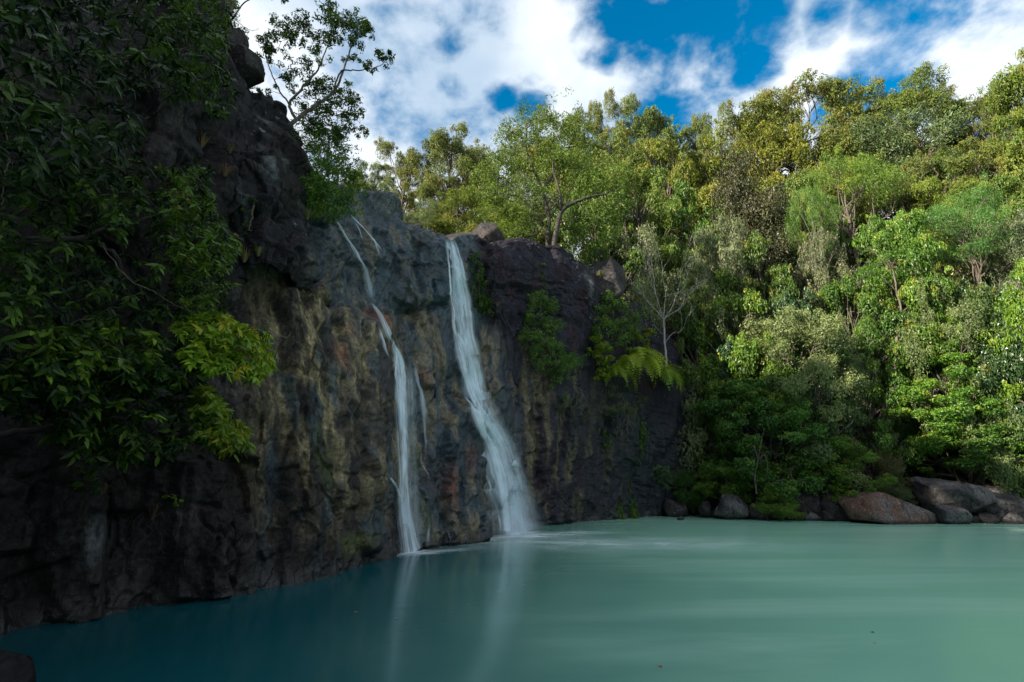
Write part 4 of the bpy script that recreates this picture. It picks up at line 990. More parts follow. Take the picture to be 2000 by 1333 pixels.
for i, (x, y, h, wdt) in enumerate(((-14.5, 12.5, 8, 7), (-15.5, 7, 8.5, 7), (-16, 1, 8, 7), (-13, 16, 5.5, 5), (-20, 10, 9, 8), (-17, -6, 9, 8))):  # unseen trees, added to keep the sun off the right bank
    plant(('olive0', 'green0', 'gum1', 'green2', 'olive1', 'gum2')[i], (x, y, gh(x, y)-.1), h, wdt, 'unseen olive-green tree added on the plateau to shade the right bank, '+('above the crag', 'left of the crag', 'beside the viewer', 'nearest the crag tree', 'farthest back', 'behind the viewer')[i], 'unseen_shade_tree', 'tree', group='unseen trees added on the left plateau for their shade')
custom('crag_tree', 'thin crooked tree with a pale trunk leaning out from the cliff crag', 'tree',
    [([(535, 295, 13.2), (552, 262, 13.2), (575, 238, 13.2), (596, 222, 13.2), (620, 204, 13.2), (650, 182, 13.2), (668, 145, 13.2), (684, 100, 13.2), (700, 65, 13.2)], .085, .014),
     ([(578, 236, 13.2), (566, 205, 13.3), (590, 172, 13.3), (618, 140, 13.4), (636, 100, 13.4), (650, 70, 13.5)], .05, .012),
     ([(650, 182, 13.2), (665, 142, 13.0), (690, 138, 12.9), (725, 135, 12.8), (755, 122, 12.8)], .03, .008),
     ([(566, 205, 13.3), (545, 175, 13.5), (525, 130, 13.6), (515, 95, 13.6)], .03, .008),
     ([(600, 250, 13.8), (625, 225, 13.8), (660, 200, 13.8), (690, 185, 13.9)], .03, .008)],
    [(u, v, Y, R_*1.15, int(n*2.0)) for (u, v, Y, R_, n) in ((520, 80, 13.5, .34, 200), (545, 60, 13.5, .38, 240), (530, 110, 13.6, .28, 120), (585, 50, 13.5, .36, 240), (570, 80, 13.4, .34, 200), (610, 85, 13.5, .32, 150), (640, 35, 13.4, .42, 330), (670, 50, 13.3, .40, 300), (700, 45, 13.3, .34, 220), (695, 75, 13.2, .32, 200), (720, 62, 13.2, .24, 110),
        (645, 75, 13.4, .30, 130), (620, 120, 13.4, .30, 110), (680, 118, 13.2, .22, 70), (745, 115, 12.8, .25, 130), (725, 128, 12.8, .2, 70), (755, 105, 12.8, .16, 50), (590, 145, 13.5, .38, 160), (560, 150, 13.6, .3, 120), (625, 165, 13.6, .40, 230), (660, 190, 13.8, .40, 220), (690, 195, 13.9, .34, 170), (640, 215, 13.8, .42, 260), (680, 225, 14, .42, 260), (600, 190, 13.7, .38, 200), (615, 245, 13.8, .40, 240), (655, 255, 14, .42, 260), (695, 250, 14.1, .26, 120), (520, 175, 13.3, .24, 60))],
    M['green'], M['bark'], (.125, .042), .2, .5, .1, 62, tint=(.62, .72, .6))
custom('ledge_shrub', 'dense green shrub hanging over the crest left of the smooth boulder', 'shrub',
    [([(640, 345, 15.2), (640, 300, 15.2), (645, 265, 15.3)], .05, .02), ([(640, 335, 15.1), (620, 375, 14.3), (610, 410, 14.0)], .03, .01), ([(642, 320, 15.2), (670, 300, 15.3)], .03, .01)],
    [(u, v, Y, .50, 620) for (u, v, Y) in ((600, 250, 13.9), (625, 255, 14.4), (650, 270, 14.8), (600, 285, 13.7), (620, 290, 14.0), (640, 300, 14.4), (668, 300, 14.9), (605, 325, 13.5), (630, 330, 13.9), (655, 335, 14.4), (678, 335, 15.0), (600, 360, 13.4), (625, 368, 13.8), (648, 372, 14.2), (672, 375, 14.8), (610, 398, 13.6), (635, 408, 14.0), (655, 412, 14.4), (675, 400, 14.9), (655, 330, 15.3), (690, 352, 15.4))],
    M['green'], M['bark'], (.10, .034), .4, .3, .1, 63, tint=(1.0, 1.15, .75))
custom('crag_tree', 'bare twiggy tree leaning from the very top of the crag', 'tree',
    [([(440, 60, 13), (452, 20, 13), (468, -30, 13), (480, -80, 13)], .05, .03), ([(448, 45, 12.8), (478, 5, 12.8), (515, -10, 12.8), (560, -5, 12.8)], .025, .008), ([(452, 20, 13), (440, -20, 13), (430, -70, 13)], .03, .015), ([(460, 40, 12.9), (490, 60, 12.9), (505, 55, 12.9)], .012, .004)],
    [(520, 0, 12.8, .25, 60), (555, 5, 12.8, .22, 60), (480, -40, 13, .4, 120), (440, -30, 13, .4, 120), (545, -20, 12.9, .3, 80)],
    M['green'], M['bark'], (.11, .035), .2, .5, .1, 64, tint=(.6, .7, .6))

def bare_limbs(seed):
    r = np.random.default_rng(seed); out_ = [([(1304, 750, 30.2), (1301, 700, 30.2), (1297, 650, 30.2), (1296, 620, 30.2)], .085, .05)]
    def grow(u, v, Y, du, dv, rad, lev):
        k = r.uniform(.8, 1.2); u1 = u+du*k; v1 = v+dv*k; Y1 = Y+r.normal(0, .3)
        out_.append(([(u, v, Y), ((u+u1)/2+r.normal(0, 3), (v+v1)/2+r.normal(0, 3), (Y+Y1)/2), (u1, v1, Y1)], rad, rad*.6))
        if lev < 5:
            for q in range(2 if lev else 3):
                a = math.atan2(-dv, du)+r.normal(0, .5)*1.0+(.25 if du < 0 else -.25)*.3; ln = math.hypot(du, dv)*r.uniform(.6, .9)
                grow(u1, v1, Y1, math.cos(a)*ln*.85, -abs(math.sin(a))*ln-4, rad*.58, lev+1)
    for (du, dv) in ((-14, -46), (4, -55), (22, -42), (36, -24), (-30, -34)): grow(1296, 625, 30.2, du, dv, .034, 1)
    grow(1299, 670, 30.2, 30, -22, .02, 2); grow(1298, 655, 30.2, -24, -26, .02, 2)
    return out_
custom('bare_tree', 'bare white dead-looking tree against the dark gap beside the cliff', 'tree', bare_limbs(7),
    [(1270, 500, 30.2, .7, 40), (1330, 590, 30.2, .6, 30)], M['grey'], M['bark_pale'], (.14, .04), .3, .3, .1, 65, twr=.010)

custom('slim_tree', 'slim tree with a pale bent trunk standing out of the sunlit slope', 'tree',
    [([(1744, 760, 29.4), (1750, 690, 29.4), (1753, 640, 29.4), (1760, 610, 29.4), (1752, 570, 29.4), (1742, 520, 29.6)], .10, .04), ([(1760, 612, 29.4), (1785, 590, 29.2), (1810, 570, 29)], .04, .012), ([(1752, 570, 29.4), (1725, 545, 29.3), (1700, 530, 29.2)], .04, .012)],
    [(1742, 505, 29.6, .9, 420), (1715, 520, 29.3, .8, 360), (1770, 530, 29.5, .8, 360), (1810, 560, 29, .7, 300), (1690, 545, 29.2, .7, 300), (1730, 470, 29.8, .9, 420), (1765, 480, 29.8, .8, 360)],
    M['green'], M['bark'], (.16, .06), .3, .5, .1, 66, twr=.014, tint=(1.0, 1.05, .8))
custom('bare_branch', 'pale bare branch arching low over the dark shore rocks', 'branch',
    [([(1500, 950, 28.2), (1525, 938, 28), (1550, 942, 27.8), (1575, 938, 27.7), (1602, 950, 27.6)], .04, .015), ([(1550, 942, 27.8), (1545, 925, 27.8), (1552, 912, 27.8)], .02, .006)], [], M['grey'], M['bark'], seed=67)
custom('bare_branch', 'grey dead stems showing inside the large green shore tree', 'branch',
    [([(1478, 965, 27.6), (1474, 930, 27.4), (1480, 900, 27.3), (1472, 870, 27.3)], .05, .02), ([(1474, 930, 27.4), (1455, 915, 27.2), (1440, 920, 27.1)], .02, .006), ([(1480, 900, 27.3), (1495, 890, 27.2), (1500, 925, 27.1)], .025, .008), ([(1478, 910, 27.3), (1488, 860, 27.2), (1492, 835, 27.2)], .02, .006)], [], M['grey'], M['bark'], seed=68)
def rock_clumps(spec, seed, spread=.0):
    out_ = []
    for (u, v, dy, R_, n) in spec:
        h_ = hit(u, v); Y = (h_[1] if h_ is not None else 28)-dy; out_.append((u, v, Y, R_, n))
    return out_
def on_rock(name, label, root, stems, spec, mat, leaf, seed, tint=(1, 1, 1), cat='bush', bark='bark', **k):
    h_ = hit(*root); Y0 = h_[1]-.02 if h_ is not None else 28
    cl = rock_clumps(spec, seed)
    limbs_ = [([(root[0], root[1], Y0+.1)]+[(u, v, Y0-dy) for (u, v, dy) in st], .035, .010) for st in stems]
    return custom(name, label, cat, limbs_, cl, M[mat], M[bark], leaf, seed=seed, tint=tint, **k)
on_rock('cliff_bush', 'feathery grey-green bush growing on the dark rock right of the main fall', (1075, 690), [[(1068, 650, .4), (1055, 610, .6)], [(1085, 700, .5), (1100, 730, .5)], [(1060, 665, .5), (1030, 640, .7)]],
    [(u, v, d, .52, 430) for (u, v, d) in ((1040, 590, .5), (1062, 585, .5), (1078, 600, .5), (1035, 620, .6), (1062, 625, .9), (1085, 640, .6), (1030, 655, .5), (1055, 665, .9), (1080, 675, .9), (1100, 690, .6), (1045, 690, .6), (1070, 710, .8), (1098, 715, .6), (1120, 700, .4), (1085, 735, .5))], 'green', (.15, .040), 71, (1.0, 1.15, 1.0))
on_rock('cliff_bush', 'pale green bush on the rock shelf above the hanging ferns', (1205, 660), [[(1200, 630, .4), (1195, 600, .6)], [(1215, 650, .5), (1235, 630, .7)]],
    [(u, v, d, .6, 560) for (u, v, d) in ((1180, 610, .4), (1205, 600, .5), (1190, 640, .7), (1215, 632, .8), (1235, 620, .5), (1170, 650, .4), (1240, 650, .6), (1205, 665, .9), (1185, 585, .3))], 'green', (.16, .045), 72, (.95, 1.1, .9))
on_rock('cliff_bush', 'lime green leafy sprig bush left of the hanging ferns', (1185, 725), [[(1178, 700, .5), (1170, 675, .7)], [(1190, 710, .5), (1195, 690, .6)]],
    [(u, v, d, .42, 190) for (u, v, d) in ((1165, 665, .5), (1178, 680, .8), (1192, 700, .9), (1175, 705, .8), (1160, 690, .5), (1195, 725, .7), (1170, 730, .5))], 'lime', (.22, .085), 73, (.95, 1.0, .7))
on_rock('cliff_bush', 'yellow-green sprig bush above the right side of the hanging ferns', (1248, 725), [[(1248, 690, .5), (1246, 660, .7)], [(1255, 700, .5), (1262, 680, .6)]],
    [(u, v, d, .40, 170) for (u, v, d) in ((1246, 660, .6), (1258, 675, .7), (1240, 685, .8), (1252, 700, .8), (1266, 650, .5))], 'lime', (.22, .085), 74, (1.0, .95, .6))
on_rock('cliff_bush', 'drab wiry bush on the rock under the hanging ferns', (1220, 800), [[(1218, 780, .4), (1205, 765, .6)], [(1225, 815, .5), (1240, 830, .6)]],
    [(u, v, d, .5, 330) for (u, v, d) in ((1200, 770, .5), (1225, 765, .6), (1245, 780, .5), (1215, 795, .8), (1235, 805, .7), (1195, 800, .5))], 'grey', (.16, .03), 75, (.6, .68, .5))
on_rock('cliff_bush', 'small dry bush with grey twigs halfway down the right wall', (1115, 815), [[(1110, 790, .3), (1095, 770, .5)], [(1125, 800, .4), (1145, 790, .5)], [(1115, 790, .4), (1125, 765, .5)]],
    [(u, v, d, .4, 120) for (u, v, d) in ((1090, 795, .3), (1100, 780, .5), (1120, 800, .5), (1140, 810, .4), (1128, 785, .5))], 'grey', (.14, .035), 76, (.6, .75, .55))
on_rock('cliff_bush', 'grey-green drooping bush low on the wall near its right foot', (1300, 945), [[(1300, 925, .3), (1290, 910, .5)], [(1310, 935, .4), (1325, 925, .5)]],
    [(u, v, d, .45, 330) for (u, v, d) in ((1285, 935, .3), (1300, 925, .5), (1318, 930, .5), (1330, 925, .4), (1298, 945, .5), (1290, 915, .4))], 'grey', (.18, .03), 77, (.75, .95, .9))
on_rock('hanging_plant', 'green mossy curtain hanging beside the right edge of the main fall', (935, 505), [[(935, 540, .15), (937, 590, .15)]],
    [(u, v, d, .36, 260) for (u, v, d) in ((930, 505, .15), (938, 525, .2), (930, 545, .2), (942, 555, .2), (932, 572, .2), (945, 585, .2), (936, 600, .2), (950, 598, .15))], 'green', (.12, .05), 78, (.75, .8, .5), cat='plant', droop=1.5, flat=1.3)
on_rock('hanging_plant', 'short vine strand dangling on the plum rock right of the falls', (1060, 515), [[(1060, 535, .1), (1061, 560, .1)]],
    [(u, v, d, .14, 34) for (u, v, d) in ((1060, 520, .1), (1061, 532, .1), (1060, 545, .1), (1062, 558, .1))], 'green', (.12, .06), 79, (1, 1, .9), cat='plant', droop=1.5, flat=1.4)
on_rock('hanging_plant', 'thin green creeper in the crack of the dark upper block', (497, 395), [[(492, 420, .1), (486, 450, .1)]],
    [(u, v, d, .12, 40) for (u, v, d) in ((497, 395, .1), (490, 415, .1), (486, 440, .1), (480, 460, .1))], 'green', (.07, .035), 80, (.9, 1, .8), cat='plant')
on_rock('cliff_plant', 'tiny bright leafy plant on the dark wall below the overhanging trees', (345, 985), [[(342, 970, .1)]],
    [(u, v, d, .10, 26) for (u, v, d) in ((335, 965, .12), (345, 975, .12), (340, 985, .1))], 'lime', (.085, .04), 81, (.6, .95, .5), cat='plant')
on_rock('cliff_plant', 'drooping ferny plant low on the dark wall at left', (180, 930), [[(172, 920, .15)]],
    [(u, v, d, .16, 60) for (u, v, d) in ((165, 925, .15), (178, 940, .15), (185, 955, .12), (160, 950, .1))], 'green', (.09, .025), 82, (.5, .7, .4), cat='plant', droop=1.2)

# shrubs on the shore
for (k, u, v, Y, wpx, hpx, lab, ti) in (('bush0', 1528, 958, 27.6, 80, 48, 'small light green shrub rooted among the shore stones', (.95, 1.15, .8)), ('bush2', 1415, 918, 29.6, 90, 60, 'yellow-green low shrub above the flat topped slab', (.45, .62, .5)),
        ('bush1', 1745, 890, 28.8, 60, 75, 'small brownish conifer-like shrub above the red slab', (.75, .62, .42)), ('bush1', 1762, 955, 27.6, 46, 40, 'tiny olive shrub between the red slab and the long boulder', (.6, .65, .45)), ('bush0', 1352, 925, 30.6, 60, 60, 'dark shrub at the foot of the cliff end', (.4, .6, .5))):
    p = at(u, v+hpx, Y); kk = Y/ray(u, v)[1]/F
    plant(k, tuple(p), hpx*kk*1.05, wpx*kk, lab, 'shore_shrub', 'shrub', ti)

# hanging ferns: every frond its own piece
def frond_mesh(name, seed, ln=1.0, n=15, mat=None):
    r = np.random.default_rng(seed); t_ = np.linspace(0, 1, n)
    x = ln*(t_*.80); z = ln*(.42*np.sin(t_*1.9)-.62*t_**2.2)
    mid = np.stack([x, np.zeros(n), z], 1); V = []; T = []
    for i in range(1, n):
        wl = .22*ln*math.sin(math.pi*(0.10+.88*t_[i]))**.8
        for s in (-1, 1):
            a = mid[i]; tip = a+np.array([wl*.55, s*wl, -wl*.35+r.normal(0, .02)]); d = mid[i]-mid[i-1]
            k = len(V); V += [a-d*.32, a+d*.30, tip]; T.append((k, k+1, k+2) if s > 0 else (k, k+2, k+1))
    acc = np.array(V); me = mesh_np(name, acc, np.array(T), False); fattr(me, 'tone', np.full(len(V), r.uniform(.2, .8))); me.materials.append(mat); return me
FR = [frond_mesh('frond', 400+i, 1.0, 22, M['lime']) for i in range(4)]
def fern(label, u, v, n, size, az0, az1, seed, tint, dY=.3, group='ferns hanging from the rock shelf'):
    r = np.random.default_rng(seed); h_ = hit(u, v); c = (h_ if h_ is not None else at(u, v, 28)); c = c-np.array([0, dY, 0])
    e = empty('hanging_fern', c); tag(e, label, 'fern', group)
    for i in range(n):
        f = add('frond', FR[i % 4], None, e, tuple(r.normal(0, .12, 3)), tint); s = size*r.uniform(.7, 1.2)
        f.scale = (s, s*r.uniform(.8, 1.1), s); f.rotation_euler = (r.normal(0, .2), r.uniform(-.35, .6), math.radians(r.uniform(az0, az1)))
    return e
fern('big fresh fern fanning out over the rock shelf below the yellow sprigs', 1238, 712, 30, 2.0, -130, 25, 91, (1.25, 1.4, .6))
fern('fern at the left of the hanging fern bed, half behind lime sprigs', 1200, 725, 18, 1.6, -160, 0, 92, (1.0, 1.2, .55))
fern('darker fern trailing down at the right tip of the hanging fern bed', 1285, 735, 26, 1.9, -110, 20, 93, (.8, 1.1, .5))
fern('small dim fern under the feathery bush on the right wall', 1105, 715, 12, .9, -150, -10, 94, (.5, .75, .45))

# dry grass tufts
def blade_set(n, ln, r, spread=.6, wd=.008):
    V = []; T = []
    for i in range(n):
        a = r.uniform(0, 6.283); s = r.uniform(.5, 1.1)*ln; ou = r.uniform(.15, 1)*spread; d = np.array([math.cos(a), math.sin(a), 0]); sd = np.array([-d[1], d[0], 0])*wd
        p = [np.zeros(3)+d*.02, d*ou*s*.4+np.array([0, 0, .55*s]), d*ou*s*.9+np.array([0, 0, .62*s-.25*ou*s])]
        k = len(V); V += [p[0]-sd, p[0]+sd, p[1]-sd*.8, p[1]+sd*.8, p[2]]; T += [(k, k+1, k+3), (k, k+3, k+2), (k+2, k+3, k+4)]
    return np.array(V), np.array(T)
for i, (u, v, n, ln, mat, ti, lab) in enumerate((
        (478, 512, 90, .55, 'straw', (.8, .85, .5), 'dry grass tuft on the ledge at the left foot of the upper block'), (505, 500, 60, .45, 'straw', (.7, .8, .5), 'small grass tuft on the ledge under the black upper block'),
        (395, 290, 90, .6, 'straw', (.9, .8, .6), 'spiky straw tuft on the pale rock among the left foliage'), (440, 345, 110, .5, 'straw', (.8, .62, .55), 'brownish feathery grass tuft on the left rim of the dark block'),
        (600, 430, 110, .6, 'straw', (.55, .75, .4), 'green grass tuft under the hanging ledge shrub'), (618, 350, 70, .6, 'straw', (.8, .85, .6), 'pale grass tuft poking from the ledge shrub'), (450, 300, 80, .4, 'straw', (.45, .6, .4), 'grey-green grass tuft on top of the dark block'),
        (1170, 545, 70, .8, 'straw', (.8, .9, .5), 'grass tuft on the shoulder of the plum rock'), (205, 960, 40, .35, 'straw', (.55, .45, .4), 'withered grass tuft low on the dark wall at left'), (300, 1010, 60, .5, 'straw', (.5, .4, .35), 'dead straw hanging over the brown rock knob at left'),
        (1275, 760, 90, 1.0, 'straw', (.45, .45, .3), 'withered skirt of grass below the hanging ferns'), (970, 600, 40, .5, 'straw', (.7, .6, .4), 'short dry tuft right of the mossy curtain'))):
    h_ = hit(u, v)
    if h_ is None: h_ = at(u, v, 14)
    V, T = blade_set(n, ln, np.random.default_rng(500+i), .9, .005 if ln < .7 else .012)
    me = mesh_np('grass_tuft', V, T, False); fattr(me, 'tone', np.random.default_rng(i).random(len(V)))
    tag(add('grass_tuft', me, M[mat], None, tuple(h_-np.array([-.03, .08, .05])), ti), lab, 'grass', 'grass tufts on the cliff')

# dead twig tangles on the right wall
def twigs(label, u, v, w_, h, n, seed, rad=.016, bark='bark_pale'):
    r = np.random.default_rng(seed); c = hit(u, v); c = c-np.array([0, .25, 0]); k = c[1]/ray(u, v)[1]/F; a = Acc()
    for i in range(n):
        p = np.array([r.uniform(-.5, .5)*w_*k*.5, r.normal(0, .15), h*k*.5]); pts = [p]
        for q in range(4): p = p+np.array([r.normal(0, w_*k*.16), r.normal(-.05, .12), -h*k*r.uniform(.1, .35)]); pts.append(p)
        tube(a, smooth_line(pts, 10), np.linspace(rad, rad*.4, 10), 4)
    tag(add('dead_twigs', a.mesh('dead_twigs'), M[bark], None, tuple(c)), label, 'twigs')
twigs('pale dead twigs dangling under the drab bush on the right wall', 1215, 835, 70, 90, 15, 95, .013, 'bark')
twigs('dry grey twigs around the small bush halfway down the right wall', 1120, 790, 70, 60, 12, 96, .012, 'bark')
twigs('dead roots trailing over the brown knob at lower left', 310, 1035, 110, 70, 12, 97, .004, 'bark_dark')
twigs('withered twigs below the ferny plant at left', 195, 975, 40, 60, 12, 98, .003, 'bark_dark')

# floating leaves
for (u, v, col_, lab) in ((1704, 1236, (.12, .25, .15), 'dark green leaf floating in the near pool at right'), (1708, 1257, (1.6, 1.3, .9), 'pale leaf floating just below the dark green leaf'), (1290, 1303, (2.0, .55, .15), 'orange leaf floating at the bottom of the photo'),
        (695, 1197, (1.2, 1.4, 1.0), 'pale leaf floating in the dark water left of the fall reflection'), (775, 1209, (1.1, 1.2, .9), 'second pale leaf floating nearer the fall reflection')):
    c = on_water(u, v); r = np.random.default_rng(int(u)); a0 = r.uniform(0, 3)
    V, T = leaves_geo(np.zeros((1, 3)), np.array([[math.cos(a0), math.sin(a0), 0]]), np.array([[0, 0, 1.]]), np.array([.085]), np.array([.035]), .2)
    me = mesh_np('floating_leaf', V, T); fattr(me, 'tone', np.full(4, .6)); tag(add('floating_leaf', me, M['straw'], None, (c[0], c[1], .008), col_), lab, 'leaf', 'leaves floating on the pool')
# ------------------------------------------------------------------ overhanging trees at the left
def big_leaf_geo(P, ax, nrm, ln, wd, r):
    side = np.cross(nrm, ax); n = len(P); bend = r.uniform(.05, .30, n)
    def pt(t_, s, lift=0.0): return P+ax*(ln*t_)[:, None]+side*(wd*s)[:, None]-nrm*(ln*bend*t_**2)[:, None]+nrm*(wd*lift)[:, None]
    V = np.stack([pt(0, 0), pt(.35, 0), pt(.70, 0), pt(1.0, 0), pt(.30, .5, .18), pt(.68, .38, .14), pt(.30, -.5, .18), pt(.68, -.38, .14)], 1).reshape(-1, 3)
    t0 = np.array([(0, 1, 4), (4, 1, 5), (1, 2, 5), (5, 2, 3), (0, 6, 1), (6, 7, 1), (1, 7, 2), (7, 3, 2)])
    T = (np.arange(n)[:, None, None]*8+t0[None]).reshape(-1, 3)
    return V, T
LEAF1 = []
for i, tn in enumerate((.25, .5, .8)):
    V, T = big_leaf_geo(np.zeros((1, 3)), np.array([[1., 0, 0]]), np.array([[0, 0, 1.]]), np.array([1.]), np.array([.34]), np.random.default_rng(i))
    me = mesh_np('leaf', V, T, True); fattr(me, 'tone', np.full(8, tn)); me.materials.append(M['glossy']); LEAF1.append(me)
def inside(poly, u, v):
    c = False; j = len(poly)-1
    for i in range(len(poly)):
        (a, b), (d, e) = poly[i], poly[j]
        if (b > v) != (e > v) and u < (d-a)*(v-b)/(e-b)+a: c = not c
        j = i
    return c
def rock_Y(u, v):
    h_ = hit(u, v); return h_[1] if h_ is not None else 11.0
def overhang(name, label, boughs, polys, nsprays, seed, tint, leaf=(.125, .040), yoff=(.35, 2.6), n_single=75, tonem=.13, group='trees overhanging the pool at the left'):
    """sprays of drooping leaves filling the volume in front of the wall, carried by boughs; polys: (outline, share, tone shift)"""
    r = np.random.default_rng(seed); b0 = at(*boughs[0][0][0]); e = empty(name, b0); tag(e, label, 'tree', group)
    wood = Acc(); bp = []
    for (pp, r0, r1) in boughs:
        P = smooth_line([at(*p)-b0 for p in pp], 6*len(pp), .02, r); tube(wood, P, np.linspace(r0, r1, len(P)), 7); bp.append(P)
    bp = np.concatenate(bp)
    Ps, As, Ns, Ls, Ws, Ts = [], [], [], [], [], []
    for (poly, share, tsh) in polys:  # tone shift paints lit tips and young leaves brighter, shaded bulk darker
        us = [p[0] for p in poly]; vs2 = [p[1] for p in poly]; k = 0
        while k < int(nsprays*share):
            u = r.uniform(min(us), max(us)); v = r.uniform(min(vs2), max(vs2))
            if not inside(poly, u, v): continue
            k += 1
            Y = max(3.6, rock_Y(min(max(u, 5), 600), max(v, 5))-r.uniform(*yoff)); c = at(u, v, Y)-b0
            d_ = np.linalg.norm(bp-c, axis=1); src = bp[int(np.argmin(d_))]
            to = c-src; dn = np.linalg.norm(to)+1e-6
            start = c-to/dn*min(dn, r.uniform(.35, .7))
            tw = smooth_line([start, (start+c)/2+np.array([0, 0, .05]), c, c+to/dn*.08+np.array([0, 0, -.08])], 7)
            if r.random() < .35: tube(wood, tw, np.linspace(.007, .0025, 7), 3)
            nl = r.integers(9, 16)
            t_ = np.sort(r.uniform(.25, 1.0, nl))**.8; idx = t_*5.99; i0 = idx.astype(int); f = (idx-i0)[:, None]
            p = tw[i0]*(1-f)+tw[np.minimum(i0+1, 6)]*f
            th = r.uniform(0, 6.283)+np.arange(nl)*2.4
            ax = np.stack([np.cos(th), np.sin(th), r.normal(-.6, .55, nl)], 1)+to/dn*.6; ax /= np.linalg.norm(ax, axis=1)[:, None]
            nr = np.array([.2, -.45, .8])+r.normal(0, .62, (nl, 3)); nr -= ax*(nr*ax).sum(1)[:, None]; nr /= np.linalg.norm(nr, axis=1)[:, None]
            s = r.uniform(.6, 1.25, nl)
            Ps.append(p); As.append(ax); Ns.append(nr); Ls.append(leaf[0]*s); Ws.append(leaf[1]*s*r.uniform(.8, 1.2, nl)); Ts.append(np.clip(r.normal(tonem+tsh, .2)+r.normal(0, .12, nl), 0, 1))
    P, A, Nn, ln, wd, tn = map(np.concatenate, (Ps, As, Ns, Ls, Ws, Ts))
    # the leaves that show largest are single pieces, the rest one mass
    near = np.argsort((P[:, 1]+b0[1])/ln*.1 + r.random(len(P))*.8)[:n_single]; rest = np.setdiff1d(np.arange(len(P)), near)
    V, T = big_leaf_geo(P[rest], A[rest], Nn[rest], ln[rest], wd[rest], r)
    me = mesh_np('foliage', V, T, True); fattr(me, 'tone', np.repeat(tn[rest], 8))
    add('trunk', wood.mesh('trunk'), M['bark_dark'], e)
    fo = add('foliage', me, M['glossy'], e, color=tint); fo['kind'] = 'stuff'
    for i in near:
        sd = np.cross(Nn[i], A[i]); m4 = Matrix(((A[i][0], sd[0], Nn[i][0], P[i][0]), (A[i][1], sd[1], Nn[i][1], P[i][1]), (A[i][2], sd[2], Nn[i][2], P[i][2]), (0, 0, 0, 1)))
        ob = add('leaf', LEAF1[0 if tn[i] < .33 else (1 if tn[i] < .62 else 2)], None, e, color=tint); ob.matrix_local = m4 @ Matrix.Diagonal((ln[i], ln[i], ln[i], 1))
    return e
overhang('overhanging_tree', 'dark glossy-leaved tree filling the upper left corner above the pale rock', 
    [([(-120, 420, 6.2), (-40, 260, 6.0), (60, 120, 6.2), (180, 30, 6.8), (300, -20, 7.4), (420, -40, 8.2)], .10, .02), ([(60, 120, 6.2), (180, 110, 6.6), (290, 100, 7.2), (400, 90, 8.0)], .035, .008), ([(-40, 260, 6.0), (80, 240, 6.2), (200, 210, 6.5), (290, 230, 7.0)], .035, .008),
     ([(300, -20, 7.4), (380, 60, 8.2), (430, 150, 8.8)], .02, .006)],
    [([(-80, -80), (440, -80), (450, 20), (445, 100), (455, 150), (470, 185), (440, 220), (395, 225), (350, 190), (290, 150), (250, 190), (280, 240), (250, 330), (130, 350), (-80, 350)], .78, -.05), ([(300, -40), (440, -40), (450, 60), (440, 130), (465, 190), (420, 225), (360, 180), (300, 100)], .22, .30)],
    640, 601, (.62, .78, .78), (.15, .044), (1.0, 4.2))
overhang('overhanging_tree', 'leafy tree with grey vines hanging in front of the wall left of the black block',
    [([(-140, 520, 6.6), (0, 480, 6.8), (130, 468, 7.2), (205, 480, 7.6), (255, 545, 7.9), (300, 590, 8.1), (365, 605, 8.4)], .07, .012), ([(130, 468, 7.2), (230, 440, 7.8), (330, 420, 8.6), (420, 430, 9.2)], .03, .008), ([(150, 270, 7.0), (200, 320, 7.4), (280, 370, 8.0), (340, 410, 8.6)], .014, .006), ([(-20, 470, 6.6), (60, 400, 6.8), (160, 360, 7.4), (260, 340, 8.0)], .03, .008)],
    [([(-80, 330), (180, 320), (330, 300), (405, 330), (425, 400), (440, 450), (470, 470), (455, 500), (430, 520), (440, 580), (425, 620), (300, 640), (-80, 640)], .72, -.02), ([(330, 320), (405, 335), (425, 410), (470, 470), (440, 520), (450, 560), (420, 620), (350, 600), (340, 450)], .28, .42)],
    640, 602, (.95, 1.05, .8), (.15, .046), (.4, 3.2))
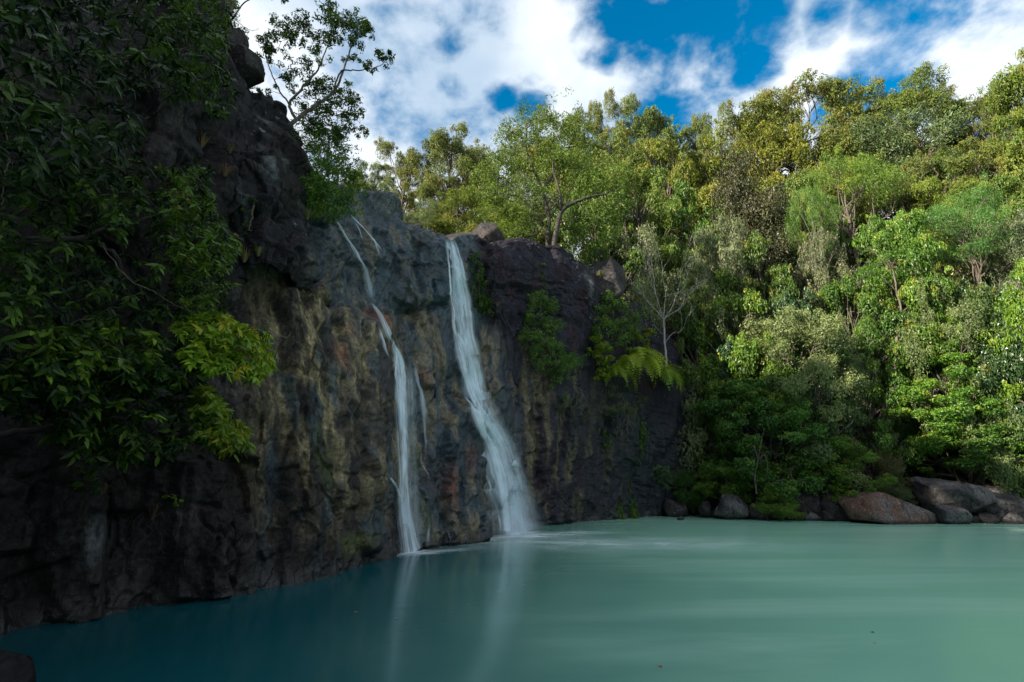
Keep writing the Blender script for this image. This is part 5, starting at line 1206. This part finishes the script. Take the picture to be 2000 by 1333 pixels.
overhang('overhanging_tree', 'bright leafy bough reaching right over the pool from the left trees',
    [([(-100, 760, 6.8), (80, 730, 7.0), (220, 700, 7.4), (330, 670, 7.9), (420, 655, 8.2), (500, 670, 8.5)], .06, .008), ([(330, 670, 7.9), (400, 700, 8.1), (450, 705, 8.3)], .015, .005), ([(400, 650, 8.2), (470, 640, 8.6), (520, 650, 8.8), (560, 660, 8.9)], .008, .003)],
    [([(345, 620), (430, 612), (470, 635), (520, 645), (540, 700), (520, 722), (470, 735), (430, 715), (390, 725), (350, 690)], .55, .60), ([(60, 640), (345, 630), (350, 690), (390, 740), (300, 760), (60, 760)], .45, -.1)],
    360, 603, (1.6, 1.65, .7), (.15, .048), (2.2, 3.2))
overhang('overhanging_tree', 'dark leafy tree mass above the lower wall with a bright tip at its right',
    [([(-140, 860, 6.8), (60, 840, 7.0), (200, 815, 7.4), (320, 800, 7.8), (400, 800, 8.2), (460, 840, 8.4)], .05, .008), ([(200, 815, 7.4), (260, 850, 7.6), (300, 880, 7.7)], .015, .005)],
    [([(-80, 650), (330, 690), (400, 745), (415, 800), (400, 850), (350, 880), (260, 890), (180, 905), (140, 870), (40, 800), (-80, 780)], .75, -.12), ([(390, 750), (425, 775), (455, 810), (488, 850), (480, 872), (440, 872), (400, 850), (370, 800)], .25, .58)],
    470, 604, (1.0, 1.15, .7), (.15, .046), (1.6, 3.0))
# bare lianas
def liana(label, pts, r0, bark='bark'):
    b0 = at(*pts[0]); a = Acc(); P = smooth_line([at(*p)-b0 for p in pts], 8*len(pts), .006); tube(a, P, np.linspace(r0, r0*.4, len(P)), 6)
    tag(add('liana', a.mesh('liana'), M[bark], None, tuple(b0)), label, 'liana', 'bare vines hanging at the left')
liana('long bare vine hanging down the left edge of the photo', [(2, -40, 4.6), (4, 120, 4.6), (8, 240, 4.6), (18, 300, 4.6), (8, 350, 4.6), (4, 400, 4.6)], .012)
liana('grey bare vine crossing the middle foliage towards the lower right', [(160, 250, 6.4), (175, 285, 6.4), (200, 310, 6.4), (255, 345, 6.6), (290, 390, 6.8), (330, 425, 7.0)], .009, 'bark')
liana('thin bare vine running down to the bright bough', [(200, 480, 6.2), (250, 545, 6.2), (300, 570, 6.3), (330, 590, 6.4), (362, 605, 6.5)], .009, 'bark')
liana('wiry tendril curling past the tip of the bright bough', [(505, 645, 8.2), (535, 652, 8.2), (560, 660, 8.2), (568, 650, 8.2)], .005, 'bark_pale')
